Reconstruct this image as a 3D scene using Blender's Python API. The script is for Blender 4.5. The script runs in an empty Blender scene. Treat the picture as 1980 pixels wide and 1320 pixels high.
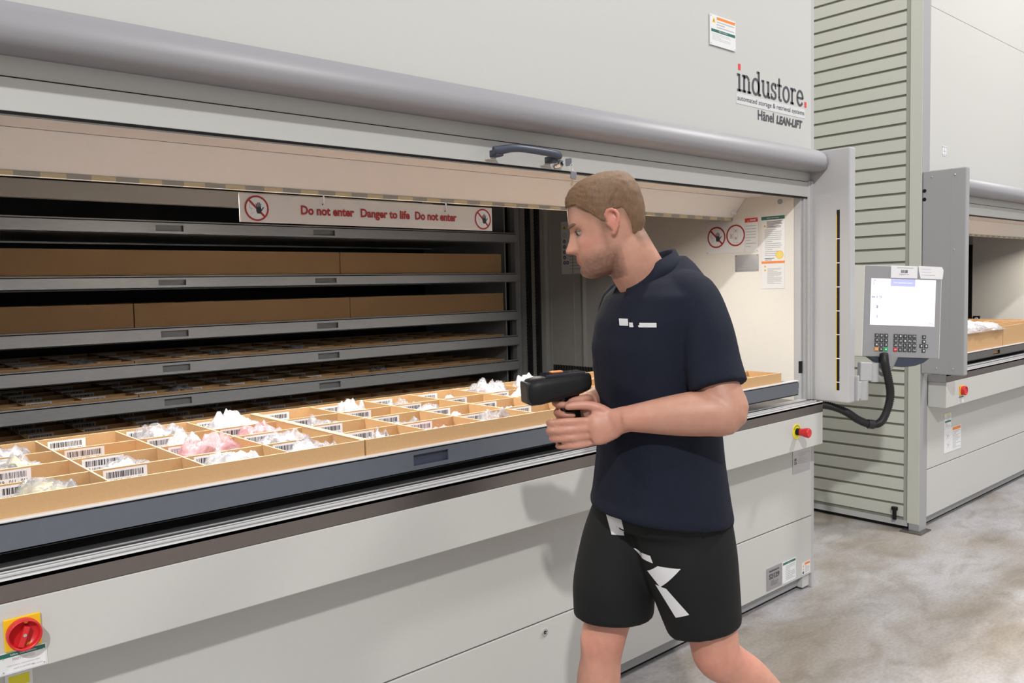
import bpy, bmesh, math, random
from mathutils import Vector, Matrix, noise
SC = bpy.context.scene
COL = SC.collection
random.seed(7)
# ------------------------------------------------------------------ camera
CAMP = Vector((0.0, -1.93635, 1.45))
R = Vector((0.748987, -0.662163, -0.023641)); U = Vector((0.060760, 0.033110, 0.997603)); B = Vector((-0.659793, -0.748628, 0.065032))
cd = bpy.data.cameras.new('camera'); cd.sensor_width = 36; cd.lens = 36*1588.79/1980; cd.clip_start = .05; cd.clip_end = 200
cam = bpy.data.objects.new('camera', cd); COL.objects.link(cam)
cam.matrix_world = Matrix(((R.x, U.x, B.x, CAMP.x), (R.y, U.y, B.y, CAMP.y), (R.z, U.z, B.z, CAMP.z), (0, 0, 0, 1)))
SC.camera = cam
vs = SC.view_settings; vs.view_transform = 'Standard'; vs.look = 'None'; vs.gamma = 1; vs.use_curve_mapping = False; vs.exposure = 0.0
# ------------------------------------------------------------------ light
w = bpy.data.worlds.new('hall'); SC.world = w; w.use_nodes = True
wn = w.node_tree; bg = wn.nodes['Background']
tc = wn.nodes.new('ShaderNodeTexCoord'); sx = wn.nodes.new('ShaderNodeSeparateXYZ'); rp = wn.nodes.new('ShaderNodeValToRGB')
wn.links.new(tc.outputs['Generated'], sx.inputs[0]); wn.links.new(sx.outputs['Z'], rp.inputs[0]); wn.links.new(rp.outputs[0], bg.inputs[0])
rp.color_ramp.elements[0].position = 0.0; rp.color_ramp.elements[0].color = (.74, .73, .71, 1)
rp.color_ramp.elements[1].position = 0.9; rp.color_ramp.elements[1].color = (.92, .92, .93, 1)
bg.inputs[1].default_value = 0.68
def area(name, loc, target, sx_, sy_, power, col=(1, 1, 1)):
    l = bpy.data.lights.new(name, 'AREA'); l.shape = 'RECTANGLE'; l.size = sx_; l.size_y = sy_; l.energy = power; l.color = col
    o = bpy.data.objects.new(name, l); COL.objects.link(o); o.location = loc
    o.rotation_euler = (Vector(target)-Vector(loc)).to_track_quat('-Z', 'Y').to_euler(); return o
area('aisle_lamp', (-4.0, -6.5, 7.8), (2.0, 0, .9), .3, .3, 700, (1, .99, .965))
area('aisle_lamp', (6.3, -2.6, 6.5), (5.6, -.5, 1.2), .8, .8, 300, (1, .97, .95))
area('ceiling_lamp', (4.5, .57, 9.5), (4.5, -.9, 0), 7.0, .05, 480, (1, .93, .84))
area('tray_lamp', (1.54, .43, 1.73), (1.54, .22, 1.0), 2.88, .025, 35, (1, .94, .85))
area('tray_lamp', (6.6, .43, 1.73), (6.6, .22, 1.0), 3.2, .025, 24, (1, .94, .85))
# ------------------------------------------------------------------ materials
MATS = {}
def mat(name, col, rough=.5, metal=0., noise_amt=0., noise_scale=60., bump=0., bump_scale=200., emit=0., spec=.5, coat=0., stretch=None, sub=0.):
    if name in MATS: return MATS[name]
    m = bpy.data.materials.new(name); m.use_nodes = True; nt = m.node_tree; b = nt.nodes['Principled BSDF']
    c = (*col, 1)
    b.inputs['Base Color'].default_value = c; b.inputs['Roughness'].default_value = rough; b.inputs['Metallic'].default_value = metal
    b.inputs['Specular IOR Level'].default_value = spec; b.inputs['Coat Weight'].default_value = coat
    tcn = nt.nodes.new('ShaderNodeTexCoord'); mp = nt.nodes.new('ShaderNodeMapping'); nt.links.new(tcn.outputs['Object'], mp.inputs[0])
    if stretch: mp.inputs['Scale'].default_value = stretch
    n = nt.nodes.new('ShaderNodeTexNoise'); n.inputs['Scale'].default_value = noise_scale; n.inputs['Detail'].default_value = 4
    nt.links.new(mp.outputs[0], n.inputs['Vector'])
    mx = nt.nodes.new('ShaderNodeMix'); mx.data_type = 'RGBA'; k = noise_amt or .02
    mx.inputs[6].default_value = tuple(max(0, v*(1-k)) for v in col)+(1,); mx.inputs[7].default_value = tuple(min(1, v*(1+k)) for v in col)+(1,)
    nt.links.new(n.outputs['Fac'], mx.inputs[0]); nt.links.new(mx.outputs[2], b.inputs['Base Color'])
    if bump:
        n2 = nt.nodes.new('ShaderNodeTexNoise'); n2.inputs['Scale'].default_value = bump_scale; n2.inputs['Detail'].default_value = 3
        nt.links.new(mp.outputs[0], n2.inputs['Vector'])
        bp = nt.nodes.new('ShaderNodeBump'); bp.inputs['Strength'].default_value = bump; bp.inputs['Distance'].default_value = .002
        nt.links.new(n2.outputs['Fac'], bp.inputs['Height']); nt.links.new(bp.outputs[0], b.inputs['Normal'])
    if emit:
        b.inputs['Emission Color'].default_value = c; b.inputs['Emission Strength'].default_value = emit
    if sub:
        b.inputs['Subsurface Weight'].default_value = sub; b.inputs['Subsurface Radius'].default_value = (.01, .004, .002); b.inputs['Subsurface Scale'].default_value = 1
    MATS[name] = m; return m
CREAM = mat('cream_powder_coat', (.545, .545, .525), .42, bump=.06, bump_scale=900)
CREAMW = mat('cream_lining', (.76, .735, .68), .5, bump=.04, bump_scale=900)
GREY = mat('grey_powder_coat', (.34, .34, .35), .42, bump=.06, bump_scale=900)
GREYL = mat('light_grey_powder_coat', (.46, .46, .47), .42, bump=.06, bump_scale=900)
BUMP = mat('silver_grey_plastic', (.30, .295, .315), .46, bump=.03, bump_scale=700)
LOUV = mat('light_grey_siding', (.55, .56, .51), .45, bump=.05, bump_scale=900)
SLOT = mat('siding_groove', (.24, .235, .20), .6)
GALV = mat('galvanised_steel', (.62, .635, .66), .42, .6, .12, 25, bump=.05, bump_scale=300, stretch=(1, 6, 6))
POCK = mat('inner_pocket_steel', (.30, .31, .32), .5, .3)
TRAYM = mat('blue_grey_steel', (.14, .157, .187), .38, .35, .06, 40, bump=.05, bump_scale=500)
STEEL = mat('stainless_steel', (.22, .205, .20), .32, .8, .06, 30, stretch=(1, 40, 40))
STEELD = mat('stainless_fascia_reflection', (.23, .205, .195), .34, .9, .06, 60, bump=.05, bump_scale=600)  # brown base colour paints in the reflected dark floor and aisle
BRIGHT = mat('polished_edge', (.85, .85, .86), .3, .35)  # whitish, less metallic: lamp reflections are put into the edge colour
CHROME = mat('chrome', (.8, .8, .82), .1, 1.)
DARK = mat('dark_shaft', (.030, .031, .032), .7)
HEADM = mat('cream_header_lit', (.84, .81, .77), .5, bump=.04, bump_scale=900)  # same cream as the lining, paler: bounce light put into the colour
SHAFT = mat('shaft_panel', (.40, .40, .385), .5, .0, .05, 8)
BLACK = mat('black_plastic', (.008, .008, .009), .5, spec=.25)
RUBBER = mat('black_rubber', (.014, .014, .015), .5)
CARD = mat('cardboard', (.53, .325, .155), .8, noise_amt=.07, noise_scale=120, bump=.08, bump_scale=500)
CARDE = mat('cut_cardboard_edge', (.82, .66, .42), .8, noise_amt=.1, noise_scale=300)
PAPER = mat('white_paper', (.82, .81, .84), .5)
PAPERY = mat('yellow_paper', (.80, .71, .42), .55)
INK = mat('black_ink', (.03, .03, .04), .6)
INKG = mat('grey_ink', (.45, .45, .47), .6)
DKGREY = mat('dark_grey_letters', (.07, .07, .085), .5)
RED = mat('red_letters', (.36, .022, .022), .5)
REDL = mat('bright_red', (.62, .02, .025), .38)
LOGOR = mat('logo_red', (.72, .06, .07), .4)
YEL = mat('yellow_plastic', (.80, .50, .01), .4)
YELE = mat('lemon_yellow', (.78, .70, .03), .45)
ORANGE = mat('orange_band', (.85, .23, .03), .5)
GREEN = mat('green_band', (.012, .13, .10), .5)
BLUEI = mat('blue_pictogram', (.02, .035, .17), .5)
ALUPL = mat('brushed_plate', (.50, .49, .51), .35, .8, .05, 200)
SIGNW = mat('white_sign', (.70, .67, .64), .45)
PLACW = mat('white_placard', (.76, .77, .78), .35)
SLATE = mat('slate_plastic', (.045, .055, .085), .42, bump=.05, bump_scale=700)
HAZY = mat('faded_yellow_tape', (.60, .51, .32), .5); HAZK = mat('faded_grey_tape', (.34, .32, .28), .5)
SCREEN = mat('lit_screen', (.86, .88, 1.), .2, emit=.5)
SCRBLUE = mat('screen_blue', (.46, .48, .80), .3, emit=.35)
SCRINK = mat('screen_ink', (.40, .38, .62), .3, emit=.15)
TERMG = mat('terminal_front', (.31, .31, .325), .45); TERMC = mat('terminal_shell', (.68, .67, .62), .45)
KEYD = mat('key_dark', (.05, .055, .06), .4); KEYW = mat('key_print', (.7, .7, .72), .5)
KEYO = mat('key_orange', (.70, .27, .02), .4); KEYG = mat('key_green', (.0, .36, .10), .4, emit=.15); KEYR = mat('key_red', (.50, .01, .02), .4)
LEDG = mat('green_led', (.1, 1., .3), .4, emit=6.); LEDR = mat('red_led', (1., .05, .06), .4, emit=1.2)
SKINH = (.50, .265, .19)
def skin_mat():
    m = bpy.data.materials.new('skin'); m.use_nodes = True; nt = m.node_tree; b = nt.nodes['Principled BSDF']
    a = nt.nodes.new('ShaderNodeAttribute'); a.attribute_name = 'tone'
    n = nt.nodes.new('ShaderNodeTexNoise'); n.inputs['Scale'].default_value = 45; n.inputs['Detail'].default_value = 5
    t = nt.nodes.new('ShaderNodeTexCoord'); nt.links.new(t.outputs['Object'], n.inputs['Vector'])
    mx = nt.nodes.new('ShaderNodeMix'); mx.data_type = 'RGBA'; mx.blend_type = 'MULTIPLY'; mx.inputs[0].default_value = 1
    rr = nt.nodes.new('ShaderNodeValToRGB'); rr.color_ramp.elements[0].color = (.86, .80, .80, 1); rr.color_ramp.elements[1].color = (1.1, 1.1, 1.1, 1)
    nt.links.new(n.outputs['Fac'], rr.inputs[0]); nt.links.new(a.outputs['Color'], mx.inputs[6]); nt.links.new(rr.outputs[0], mx.inputs[7])
    nt.links.new(mx.outputs[2], b.inputs['Base Color']); b.inputs['Roughness'].default_value = .48
    b.inputs['Subsurface Weight'].default_value = .12; b.inputs['Subsurface Radius'].default_value = (.012, .004, .002); b.inputs['Subsurface Scale'].default_value = 1
    return m
SKIN = skin_mat()
POLO = mat('navy_cotton', (.007, .0095, .021), .85, noise_amt=.15, noise_scale=30, bump=.25, bump_scale=900, spec=.25)
SHORT = mat('black_sports_fabric', (.005, .0055, .006), .75, noise_amt=.1, noise_scale=40, bump=.15, bump_scale=900, spec=.3)
WHITEP = mat('white_print', (.62, .62, .64), .6)
HAIRM = mat('brown_hair', (.15, .082, .040), .62, noise_amt=.45, noise_scale=160, bump=.5, bump_scale=260, stretch=(1, 1, .35))
BROWM = mat('eyebrow_hair', (.16, .09, .055), .8)
EYEW = mat('eye_white', (.30, .25, .22), .2); IRIS = mat('iris', (.03, .035, .03), .15)
SOLE = mat('white_sole', (.6, .6, .6), .6); SHOE = mat('dark_trainer', (.03, .03, .035), .6); SOCK = mat('grey_sock', (.35, .35, .36), .9)
def bag_mat(name, tint, dens):
    m = bpy.data.materials.new(name); m.use_nodes = True; nt = m.node_tree; nt.nodes.remove(nt.nodes['Principled BSDF'])
    out = nt.nodes['Material Output']; tr = nt.nodes.new('ShaderNodeBsdfTransparent'); pr = nt.nodes.new('ShaderNodeBsdfPrincipled')
    pr.inputs['Base Color'].default_value = (*tint, 1); pr.inputs['Roughness'].default_value = .16; pr.inputs['Specular IOR Level'].default_value = .9
    n = nt.nodes.new('ShaderNodeTexNoise'); n.inputs['Scale'].default_value = 28; n.inputs['Detail'].default_value = 5; n.inputs['Distortion'].default_value = 1.5
    t = nt.nodes.new('ShaderNodeTexCoord'); nt.links.new(t.outputs['Object'], n.inputs['Vector'])
    bp = nt.nodes.new('ShaderNodeBump'); bp.inputs['Strength'].default_value = .9; bp.inputs['Distance'].default_value = .01
    nt.links.new(n.outputs['Fac'], bp.inputs['Height']); nt.links.new(bp.outputs[0], pr.inputs['Normal'])
    mr = nt.nodes.new('ShaderNodeMapRange'); mr.inputs['From Min'].default_value = .3; mr.inputs['From Max'].default_value = .7
    mr.inputs['To Min'].default_value = dens-.22; mr.inputs['To Max'].default_value = dens+.22; nt.links.new(n.outputs['Fac'], mr.inputs['Value'])
    ms = nt.nodes.new('ShaderNodeMixShader'); nt.links.new(mr.outputs[0], ms.inputs[0]); nt.links.new(tr.outputs[0], ms.inputs[1]); nt.links.new(pr.outputs[0], ms.inputs[2])
    nt.links.new(ms.outputs[0], out.inputs['Surface']); return m
BAGM = {'clear': bag_mat('clear_polythene', (.50, .50, .55), .42), 'white': bag_mat('milky_polythene', (.66, .66, .70), .62),
        'pink': bag_mat('pink_polythene', (.70, .36, .40), .62), 'grey': bag_mat('smoky_polythene', (.40, .41, .46), .50)}
def floor_mat():
    m = bpy.data.materials.new('concrete_floor'); m.use_nodes = True; nt = m.node_tree; b = nt.nodes['Principled BSDF']
    t = nt.nodes.new('ShaderNodeTexCoord'); mp = nt.nodes.new('ShaderNodeMapping'); mp.inputs['Scale'].default_value = (.8, 1.5, 1); nt.links.new(t.outputs['Object'], mp.inputs[0])
    def nz(s, d, dist=0):
        n = nt.nodes.new('ShaderNodeTexNoise'); n.inputs['Scale'].default_value = s; n.inputs['Detail'].default_value = d; n.inputs['Distortion'].default_value = dist; nt.links.new(mp.outputs[0], n.inputs['Vector']); return n
    a = nz(1.6, 6, .6); c = nz(4.5, 8, 1.2); f = nz(60, 4)
    r1 = nt.nodes.new('ShaderNodeValToRGB'); e = r1.color_ramp.elements
    e[0].position = .34; e[0].color = (.255, .222, .182, 1); e[1].position = .60; e[1].color = (.385, .372, .378, 1)
    nt.links.new(a.outputs['Fac'], r1.inputs[0])
    r2 = nt.nodes.new('ShaderNodeValToRGB'); e = r2.color_ramp.elements; e[0].position = .3; e[0].color = (.80, .775, .74, 1); e[1].position = .55; e[1].color = (1.04, 1.04, 1.05, 1)
    nt.links.new(c.outputs['Fac'], r2.inputs[0])
    r3 = nt.nodes.new('ShaderNodeValToRGB'); e = r3.color_ramp.elements; e[0].position = .3; e[0].color = (.88, .88, .88, 1); e[1].position = .7; e[1].color = (1.1, 1.1, 1.1, 1)
    nt.links.new(f.outputs['Fac'], r3.inputs[0])
    m1 = nt.nodes.new('ShaderNodeMix'); m1.data_type = 'RGBA'; m1.blend_type = 'MULTIPLY'; m1.inputs[0].default_value = 1
    m2 = nt.nodes.new('ShaderNodeMix'); m2.data_type = 'RGBA'; m2.blend_type = 'MULTIPLY'; m2.inputs[0].default_value = 1
    nt.links.new(r1.outputs[0], m1.inputs[6]); nt.links.new(r2.outputs[0], m1.inputs[7]); nt.links.new(m1.outputs[2], m2.inputs[6]); nt.links.new(r3.outputs[0], m2.inputs[7])
    nt.links.new(m2.outputs[2], b.inputs['Base Color']); b.inputs['Roughness'].default_value = .55
    bp = nt.nodes.new('ShaderNodeBump'); bp.inputs['Strength'].default_value = .12; bp.inputs['Distance'].default_value = .004; nt.links.new(c.outputs['Fac'], bp.inputs['Height']); nt.links.new(bp.outputs[0], b.inputs['Normal'])
    return m
FLOOR = floor_mat()
# ------------------------------------------------------------------ builders
ORG = {}
def tag(o, label=None, cat=None, group=None, kind=None):
    if label: o['label'] = label
    if cat: o['category'] = cat
    if group: o['group'] = group
    if kind: o['kind'] = kind
    return o
def thing(name, loc, label, cat, group=None):
    o = bpy.data.objects.new(name, None); COL.objects.link(o); o.location = loc; o.empty_display_size = .05; ORG[o] = Vector(loc)
    return tag(o, label, cat, group)
class Fr:      # a flat frame: origin, right, up; normal = right x up
    def __init__(s, o, u, v):
        s.o = Vector(o); s.u = Vector(u).normalized(); s.v = Vector(v).normalized(); s.n = s.u.cross(s.v)
    def p(s, x, y, h=0): return s.o+s.u*x+s.v*y+s.n*h
class MB:
    def __init__(s): s.v = []; s.f = []; s.mi = []; s.m = []; s.sm = []; s.cur = 0; s.smooth = False
    def mat(s, m):
        if m not in s.m: s.m.append(m)
        s.cur = s.m.index(m); return s
    def add(s, vs_, fs, smooth=None):
        b = len(s.v); s.v += [Vector(q) for q in vs_]
        for f in fs: s.f.append([b+i for i in f]); s.mi.append(s.cur); s.sm.append(s.smooth if smooth is None else smooth)
        return s
    def box(s, x0, x1, y0, y1, z0, z1, bev=0.):
        return s.fbox(Fr((0, 0, 0), (1, 0, 0), (0, 1, 0)), x0, x1, y0, y1, z0, z1, bev)
    def fbox(s, fr, x0, x1, y0, y1, z0, z1, bev=0.):
        if bev:
            bm = bmesh.new(); r = bmesh.ops.create_cube(bm, size=1)
            for q in bm.verts: q.co = Vector(((x0+x1)/2+q.co.x*(x1-x0), (y0+y1)/2+q.co.y*(y1-y0), (z0+z1)/2+q.co.z*(z1-z0)))
            bmesh.ops.bevel(bm, geom=list(bm.edges), offset=bev, segments=2, affect='EDGES', profile=.5)
            bm.verts.index_update()
            vv = [fr.p(*q.co) for q in bm.verts]; ff = [[q.index for q in f.verts] for f in bm.faces]; bm.free()
            return s.add(vv, ff)
        P = [(x0, y0, z0), (x1, y0, z0), (x1, y1, z0), (x0, y1, z0), (x0, y0, z1), (x1, y0, z1), (x1, y1, z1), (x0, y1, z1)]
        return s.add([fr.p(*q) for q in P], [(3, 2, 1, 0), (4, 5, 6, 7), (0, 1, 5, 4), (1, 2, 6, 5), (2, 3, 7, 6), (3, 0, 4, 7)])
    def poly(s, fr, pts, h0, h1):       # prism from a simple polygon
        n = len(pts); vv = [fr.p(x, y, h0) for x, y in pts]+[fr.p(x, y, h1) for x, y in pts]
        a = sum(pts[i][0]*pts[(i+1) % n][1]-pts[(i+1) % n][0]*pts[i][1] for i in range(n))
        t = list(range(n, 2*n)); bt = list(range(n))[::-1]
        if a < 0: t = t[::-1]; bt = bt[::-1]
        return s.add(vv, [t, bt]+[(i, (i+1) % n, n+(i+1) % n, n+i) for i in range(n)])
    def rect(s, fr, x0, x1, y0, y1, h0=0, h1=.0006): return s.poly(fr, [(x0, y0), (x1, y0), (x1, y1), (x0, y1)], h0, h1)
    def disc(s, fr, cx, cy, r, h0, h1, n=28, ry=None):
        ry = ry or r
        return s.poly(fr, [(cx+r*math.cos(2*math.pi*i/n), cy+ry*math.sin(2*math.pi*i/n)) for i in range(n)], h0, h1)
    def arc(s, fr, cx, cy, r0, r1, a0, a1, h0, h1, n=28):
        for i in range(n):
            t0 = math.radians(a0+(a1-a0)*i/n); t1 = math.radians(a0+(a1-a0)*(i+1)/n)
            s.poly(fr, [(cx+r0*math.cos(t0), cy+r0*math.sin(t0)), (cx+r1*math.cos(t0), cy+r1*math.sin(t0)), (cx+r1*math.cos(t1), cy+r1*math.sin(t1)), (cx+r0*math.cos(t1), cy+r0*math.sin(t1))], h0, h1)
        return s
    def line(s, fr, p, q, wd, h0, h1):
        d = Vector((q[0]-p[0], q[1]-p[1])); d.normalize(); e = Vector((-d.y, d.x))*wd/2
        return s.poly(fr, [(p[0]-e.x, p[1]-e.y), (q[0]-e.x, q[1]-e.y), (q[0]+e.x, q[1]+e.y), (p[0]+e.x, p[1]+e.y)], h0, h1)
    def tube(s, pts, rad, n=14, ref=(0, 0, 1), cap=True, smooth=True, sub=0):
        pts = [Vector(p) for p in pts]; rad = [(r, r) if not isinstance(r, tuple) else r for r in (rad if isinstance(rad, list) else [rad]*len(pts))]
        if sub:
            P2 = []; R2 = []
            for i in range(len(pts)-1):
                p0 = pts[max(i-1, 0)]; p1 = pts[i]; p2 = pts[i+1]; p3 = pts[min(i+2, len(pts)-1)]
                for k in range(sub):
                    t = k/sub; f = lambda a, b, c, d: .5*((2*b)+(c-a)*t+(2*a-5*b+4*c-d)*t*t+(-a+3*b-3*c+d)*t**3)
                    P2.append(f(p0, p1, p2, p3)); q = [rad[max(i-1, 0)], rad[i], rad[i+1], rad[min(i+2, len(pts)-1)]]
                    R2.append((max(1e-4, f(*[e[0] for e in q])), max(1e-4, f(*[e[1] for e in q]))))
            P2.append(pts[-1]); R2.append(rad[-1]); pts = P2; rad = R2
        vv = []; ff = []; ref = Vector(ref); m = len(pts); last = None
        for i, p in enumerate(pts):
            t = (pts[min(i+1, m-1)]-pts[max(i-1, 0)]).normalized()
            a = (last if last is not None else ref); a = a-t*a.dot(t)
            if a.length < 1e-4: a = t.orthogonal()
            a.normalize(); last = a; b = t.cross(a)
            for k in range(n):
                g = 2*math.pi*k/n; vv.append(p+a*(rad[i][0]*math.cos(g))+b*(rad[i][1]*math.sin(g)))
        for i in range(m-1):
            for k in range(n): ff.append((i*n+k, i*n+(k+1) % n, (i+1)*n+(k+1) % n, (i+1)*n+k))
        s.add(vv, ff, smooth)
        if cap:
            s.add(vv[:n], [tuple(range(n))[::-1]], smooth); s.add(vv[-n:], [tuple(range(n))], smooth)
        return s
    def rings(s, rings, cap=True, smooth=True):      # rings: lists of points, all the same length
        n = len(rings[0]); vv = [q for r in rings for q in r]; ff = []
        for i in range(len(rings)-1):
            for k in range(n): ff.append((i*n+k, i*n+(k+1) % n, (i+1)*n+(k+1) % n, (i+1)*n+k))
        if cap: ff += [tuple(range(n))[::-1], tuple(range((len(rings)-1)*n, len(rings)*n))]
        return s.add(vv, ff, smooth)
    def ball(s, c, rx, ry=None, rz=None, n=16, m=10, axes=None):
        ry = ry or rx; rz = rz or rx; c = Vector(c); ax = axes or (Vector((1, 0, 0)), Vector((0, 1, 0)), Vector((0, 0, 1)))
        rg = []
        for i in range(m+1):
            t = -math.pi/2+math.pi*i/m; ct = max(math.cos(t), .02)
            rg.append([c+ax[0]*(rx*ct*math.cos(2*math.pi*k/n))+ax[1]*(ry*ct*math.sin(2*math.pi*k/n))+ax[2]*(rz*math.sin(t)) for k in range(n)])
        return s.rings(rg)
    def text(s, fr, txt, x, y, w_=None, h_=None, h0=0, h1=.0008, bold=0., shear=0., align='L'):
        g = glyphs(txt, bold, shear)
        if not g: return s
        vv, ff, W, H, x0, y0 = g
        sx_ = (w_/W) if w_ else None; sy_ = (h_/H) if h_ else None
        sx_ = sx_ or sy_; sy_ = sy_ or sx_
        ox = x-(W*sx_/2 if align == 'C' else 0)
        lo = [fr.p(ox+(q[0]-x0)*sx_, y+(q[1]-y0)*sy_, h1) for q in vv]
        s.add(lo, ff); return s
    def build(s, name, m=None, parent=None, loc=None, auto=None):
        me = bpy.data.meshes.new(name)
        org = Vector(loc) if loc is not None else (ORG.get(parent, Vector((0, 0, 0))) if parent else Vector((0, 0, 0)))
        if parent is None and loc is None and s.v:
            xs = [q.x for q in s.v]; ys = [q.y for q in s.v]; zs = [q.z for q in s.v]
            org = Vector(((min(xs)+max(xs))/2, (min(ys)+max(ys))/2, min(zs)))
        me.from_pydata([tuple(q-org) for q in s.v], [], s.f)
        for mm in ([m] if m else s.m): me.materials.append(mm)
        me.polygons.foreach_set('material_index', [0 if m else i for i in s.mi]); me.polygons.foreach_set('use_smooth', s.sm); me.update()
        o = bpy.data.objects.new(name, me); COL.objects.link(o)
        if parent:
            o.parent = parent; o.location = org-ORG.get(parent, Vector((0, 0, 0)))
        else: o.location = org
        ORG[o] = org; return o
GL = {}
def glyphs(txt, bold, shear):
    k = (txt, bold, shear)
    if k in GL: return GL[k]
    c = bpy.data.curves.new('t', 'FONT'); c.body = txt; c.size = 1; c.offset = bold; c.shear = shear; c.resolution_u = 3
    o = bpy.data.objects.new('t', c); COL.objects.link(o); dg = bpy.context.evaluated_depsgraph_get()
    me = bpy.data.meshes.new_from_object(o.evaluated_get(dg))
    vv = [(q.co.x, q.co.y) for q in me.vertices]; ff = []
    for f in me.polygons: ff.append(list(f.vertices))
    bpy.data.objects.remove(o); bpy.data.curves.remove(c); bpy.data.meshes.remove(me)
    if not vv: GL[k] = None; return None
    xs = [q[0] for q in vv]; ys = [q[1] for q in vv]
    GL[k] = (vv, ff, max(xs)-min(xs), max(ys)-min(ys), min(xs), min(ys)); return GL[k]
def remesh(o, vox, smooth=2, fac=.5):
    r = o.modifiers.new('r', 'REMESH'); r.mode = 'VOXEL'; r.voxel_size = vox; r.use_smooth_shade = True
    if smooth:
        m = o.modifiers.new('s', 'SMOOTH'); m.iterations = smooth; m.factor = fac
    dg = bpy.context.evaluated_depsgraph_get(); me = bpy.data.meshes.new_from_object(o.evaluated_get(dg))
    old = o.data; mats = list(old.materials); o.modifiers.clear(); o.data = me
    if not me.materials:
        for q in mats: me.materials.append(q)
    return o
def copy_tree(o, loc, rot=None, label=None):
    c = o.copy(); COL.objects.link(c); c.location = loc
    if rot: c.rotation_euler = rot
    if label: c['label'] = label
    for ch in list(o.children):
        d = ch.copy(); COL.objects.link(d); d.parent = c
    return c
FRONT = lambda x, y, z: Fr((x, y, z), (1, 0, 0), (0, 0, 1))          # faces -Y
SIDE = lambda x, y, z: Fr((x, y, z), (0, -1, 0), (0, 0, 1))          # faces -X
# ------------------------------------------------------------------ floor
fl = MB(); fl.box(-14, 22, -14, 14, -.05, 0); o = fl.build('floor', FLOOR); tag(o, kind='structure')

# ------------------------------------------------------------------ printed things
def hand_pts(cx, cy, s):          # open palm outline, unit height s
    P = [(-.16, -.5), (.18, -.5), (.26, -.2), (.30, .05), (.52, .28), (.44, .34), (.24, .16), (.20, .20), (.26, .48), (.19, .50), (.10, .22), (.07, .22), (.06, .56), (-.02, .56), (-.03, .22), (-.06, .20), (-.14, .50), (-.21, .47), (-.15, .14), (-.18, .10), (-.34, .26), (-.40, .20), (-.26, -.04), (-.26, -.24)]
    return [(cx+x*s, cy+y*s) for x, y in P]
def hand_shape(mb, fr, cx, cy, s, h0, h1):
    mb.mat(INK); 
    mb.poly(fr, [(cx+x*s, cy+y*s) for x, y in [(-.17, -.5), (.17, -.5), (.25, -.3), (.27, .02), (.20, .14), (-.2, .14), (-.27, -.02), (-.27, -.25)]], h0, h1)
    for x0, y0, x1, y1, w_ in [(-.19, .08, -.27, .46, .085), (-.06, .1, -.085, .58, .09), (.06, .1, .085, .58, .09), (.18, .05, .24, .46, .085), (.2, -.3, .50, .12, .10)]:
        mb.line(fr, (cx+x0*s, cy+y0*s), (cx+x1*s, cy+y1*s), w_*s, h0, h1); mb.disc(fr, cx+x1*s, cy+y1*s, w_*s/2, h0, h1, 10)
def no_entry(mb, fr, cx, cy, r, kind='hand', h=.0015):
    mb.mat(PLACW).disc(fr, cx, cy, r*.9, 0, h*.5, 36)
    if kind == 'hand':
        mb.mat(INKG)
        for a in (0, 1):
            mb.arc(fr, cx-.42*r, cy+.16*r-a*.05*r, .20*r-a*.07*r, .225*r-a*.07*r, 60, 300, h*.5, h*.7, 14)
        mb.line(fr, (cx-.45*r, cy-.05*r), (cx-.45*r, cy-.3*r), .03*r, h*.5, h*.7); mb.line(fr, (cx-.55*r, cy-.5*r), (cx-.2*r, cy-.28*r), .03*r, h*.5, h*.7)
        mb.mat(RED).line(fr, (cx-.62*r, cy+.62*r), (cx+.62*r, cy-.62*r), .17*r, h*.7, h*.9)
        hand_shape(mb, fr, cx+.16*r, cy-.02*r, .78*r, h*.9, h*1.2)
    else:
        mb.mat(INKG)
        for x in (-.22, .25): mb.line(fr, (cx+x*r, cy-.7*r), (cx+x*r, cy+.7*r), .025*r, h*.5, h*.7)
        mb.line(fr, (cx-.22*r, cy-.68*r), (cx+.3*r, cy-.68*r), .03*r, h*.5, h*.7); mb.line(fr, (cx+.55*r, cy-.4*r), (cx+.55*r, cy+.45*r), .02*r, h*.5, h*.7)
        mb.mat(RED)
        for x, y in ((.02, .42), (.02, -.28), (-.45, -.05)):
            for d in (1, -1): mb.line(fr, (cx+(x-.13)*r, cy+(y-.13*d)*r), (cx+(x+.13)*r, cy+(y+.13*d)*r), .035*r, h*.7, h*.9)
        for y in (.13, -.23): mb.line(fr, (cx-.62*r, cy+y*r), (cx-.28*r, cy+y*r), .025*r, h*.7, h*.9)
    mb.mat(RED).arc(fr, cx, cy, r*.86, r, 0, 360, h*.5, h*1.1, 40)
def lines(mb, fr, x0, x1, y0, y1, n, m=None, k=.42, rnd=None):
    rnd = rnd or random.Random(int((x0*1000+y0*777+n)*13)); mb.mat(m or INKG); st = (y1-y0)/n
    for i in range(n):
        e = x1-(x1-x0)*rnd.choice((0, .03, .08, .3, .55, .05))
        y = y1-st*(i+.5); mb.rect(fr, x0, e, y-st*k/2, y+st*k/2, 0, .0002)
def tri(mb, fr, x, y, s):
    mb.mat(YEL).poly(fr, [(x-s*.5, y), (x+s*.5, y), (x, y+s*.9)], 0, .0003)
    mb.mat(INK).poly(fr, [(x-s*.08, y+s*.15), (x+s*.08, y+s*.15), (x+s*.04, y+s*.55), (x-s*.04, y+s*.55)], .0003, .0005)
def up(fr, h): return Fr(fr.o+fr.n*h, fr.u, fr.v)
def screws(mb, fr, W, H, m=.006, r=.0022):
    mb.mat(CHROME)
    for x, y in ((m, m), (W-m, m), (m, H-m), (W-m, H-m)): mb.disc(fr, x, y, r, 0, .0012, 10)
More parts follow.
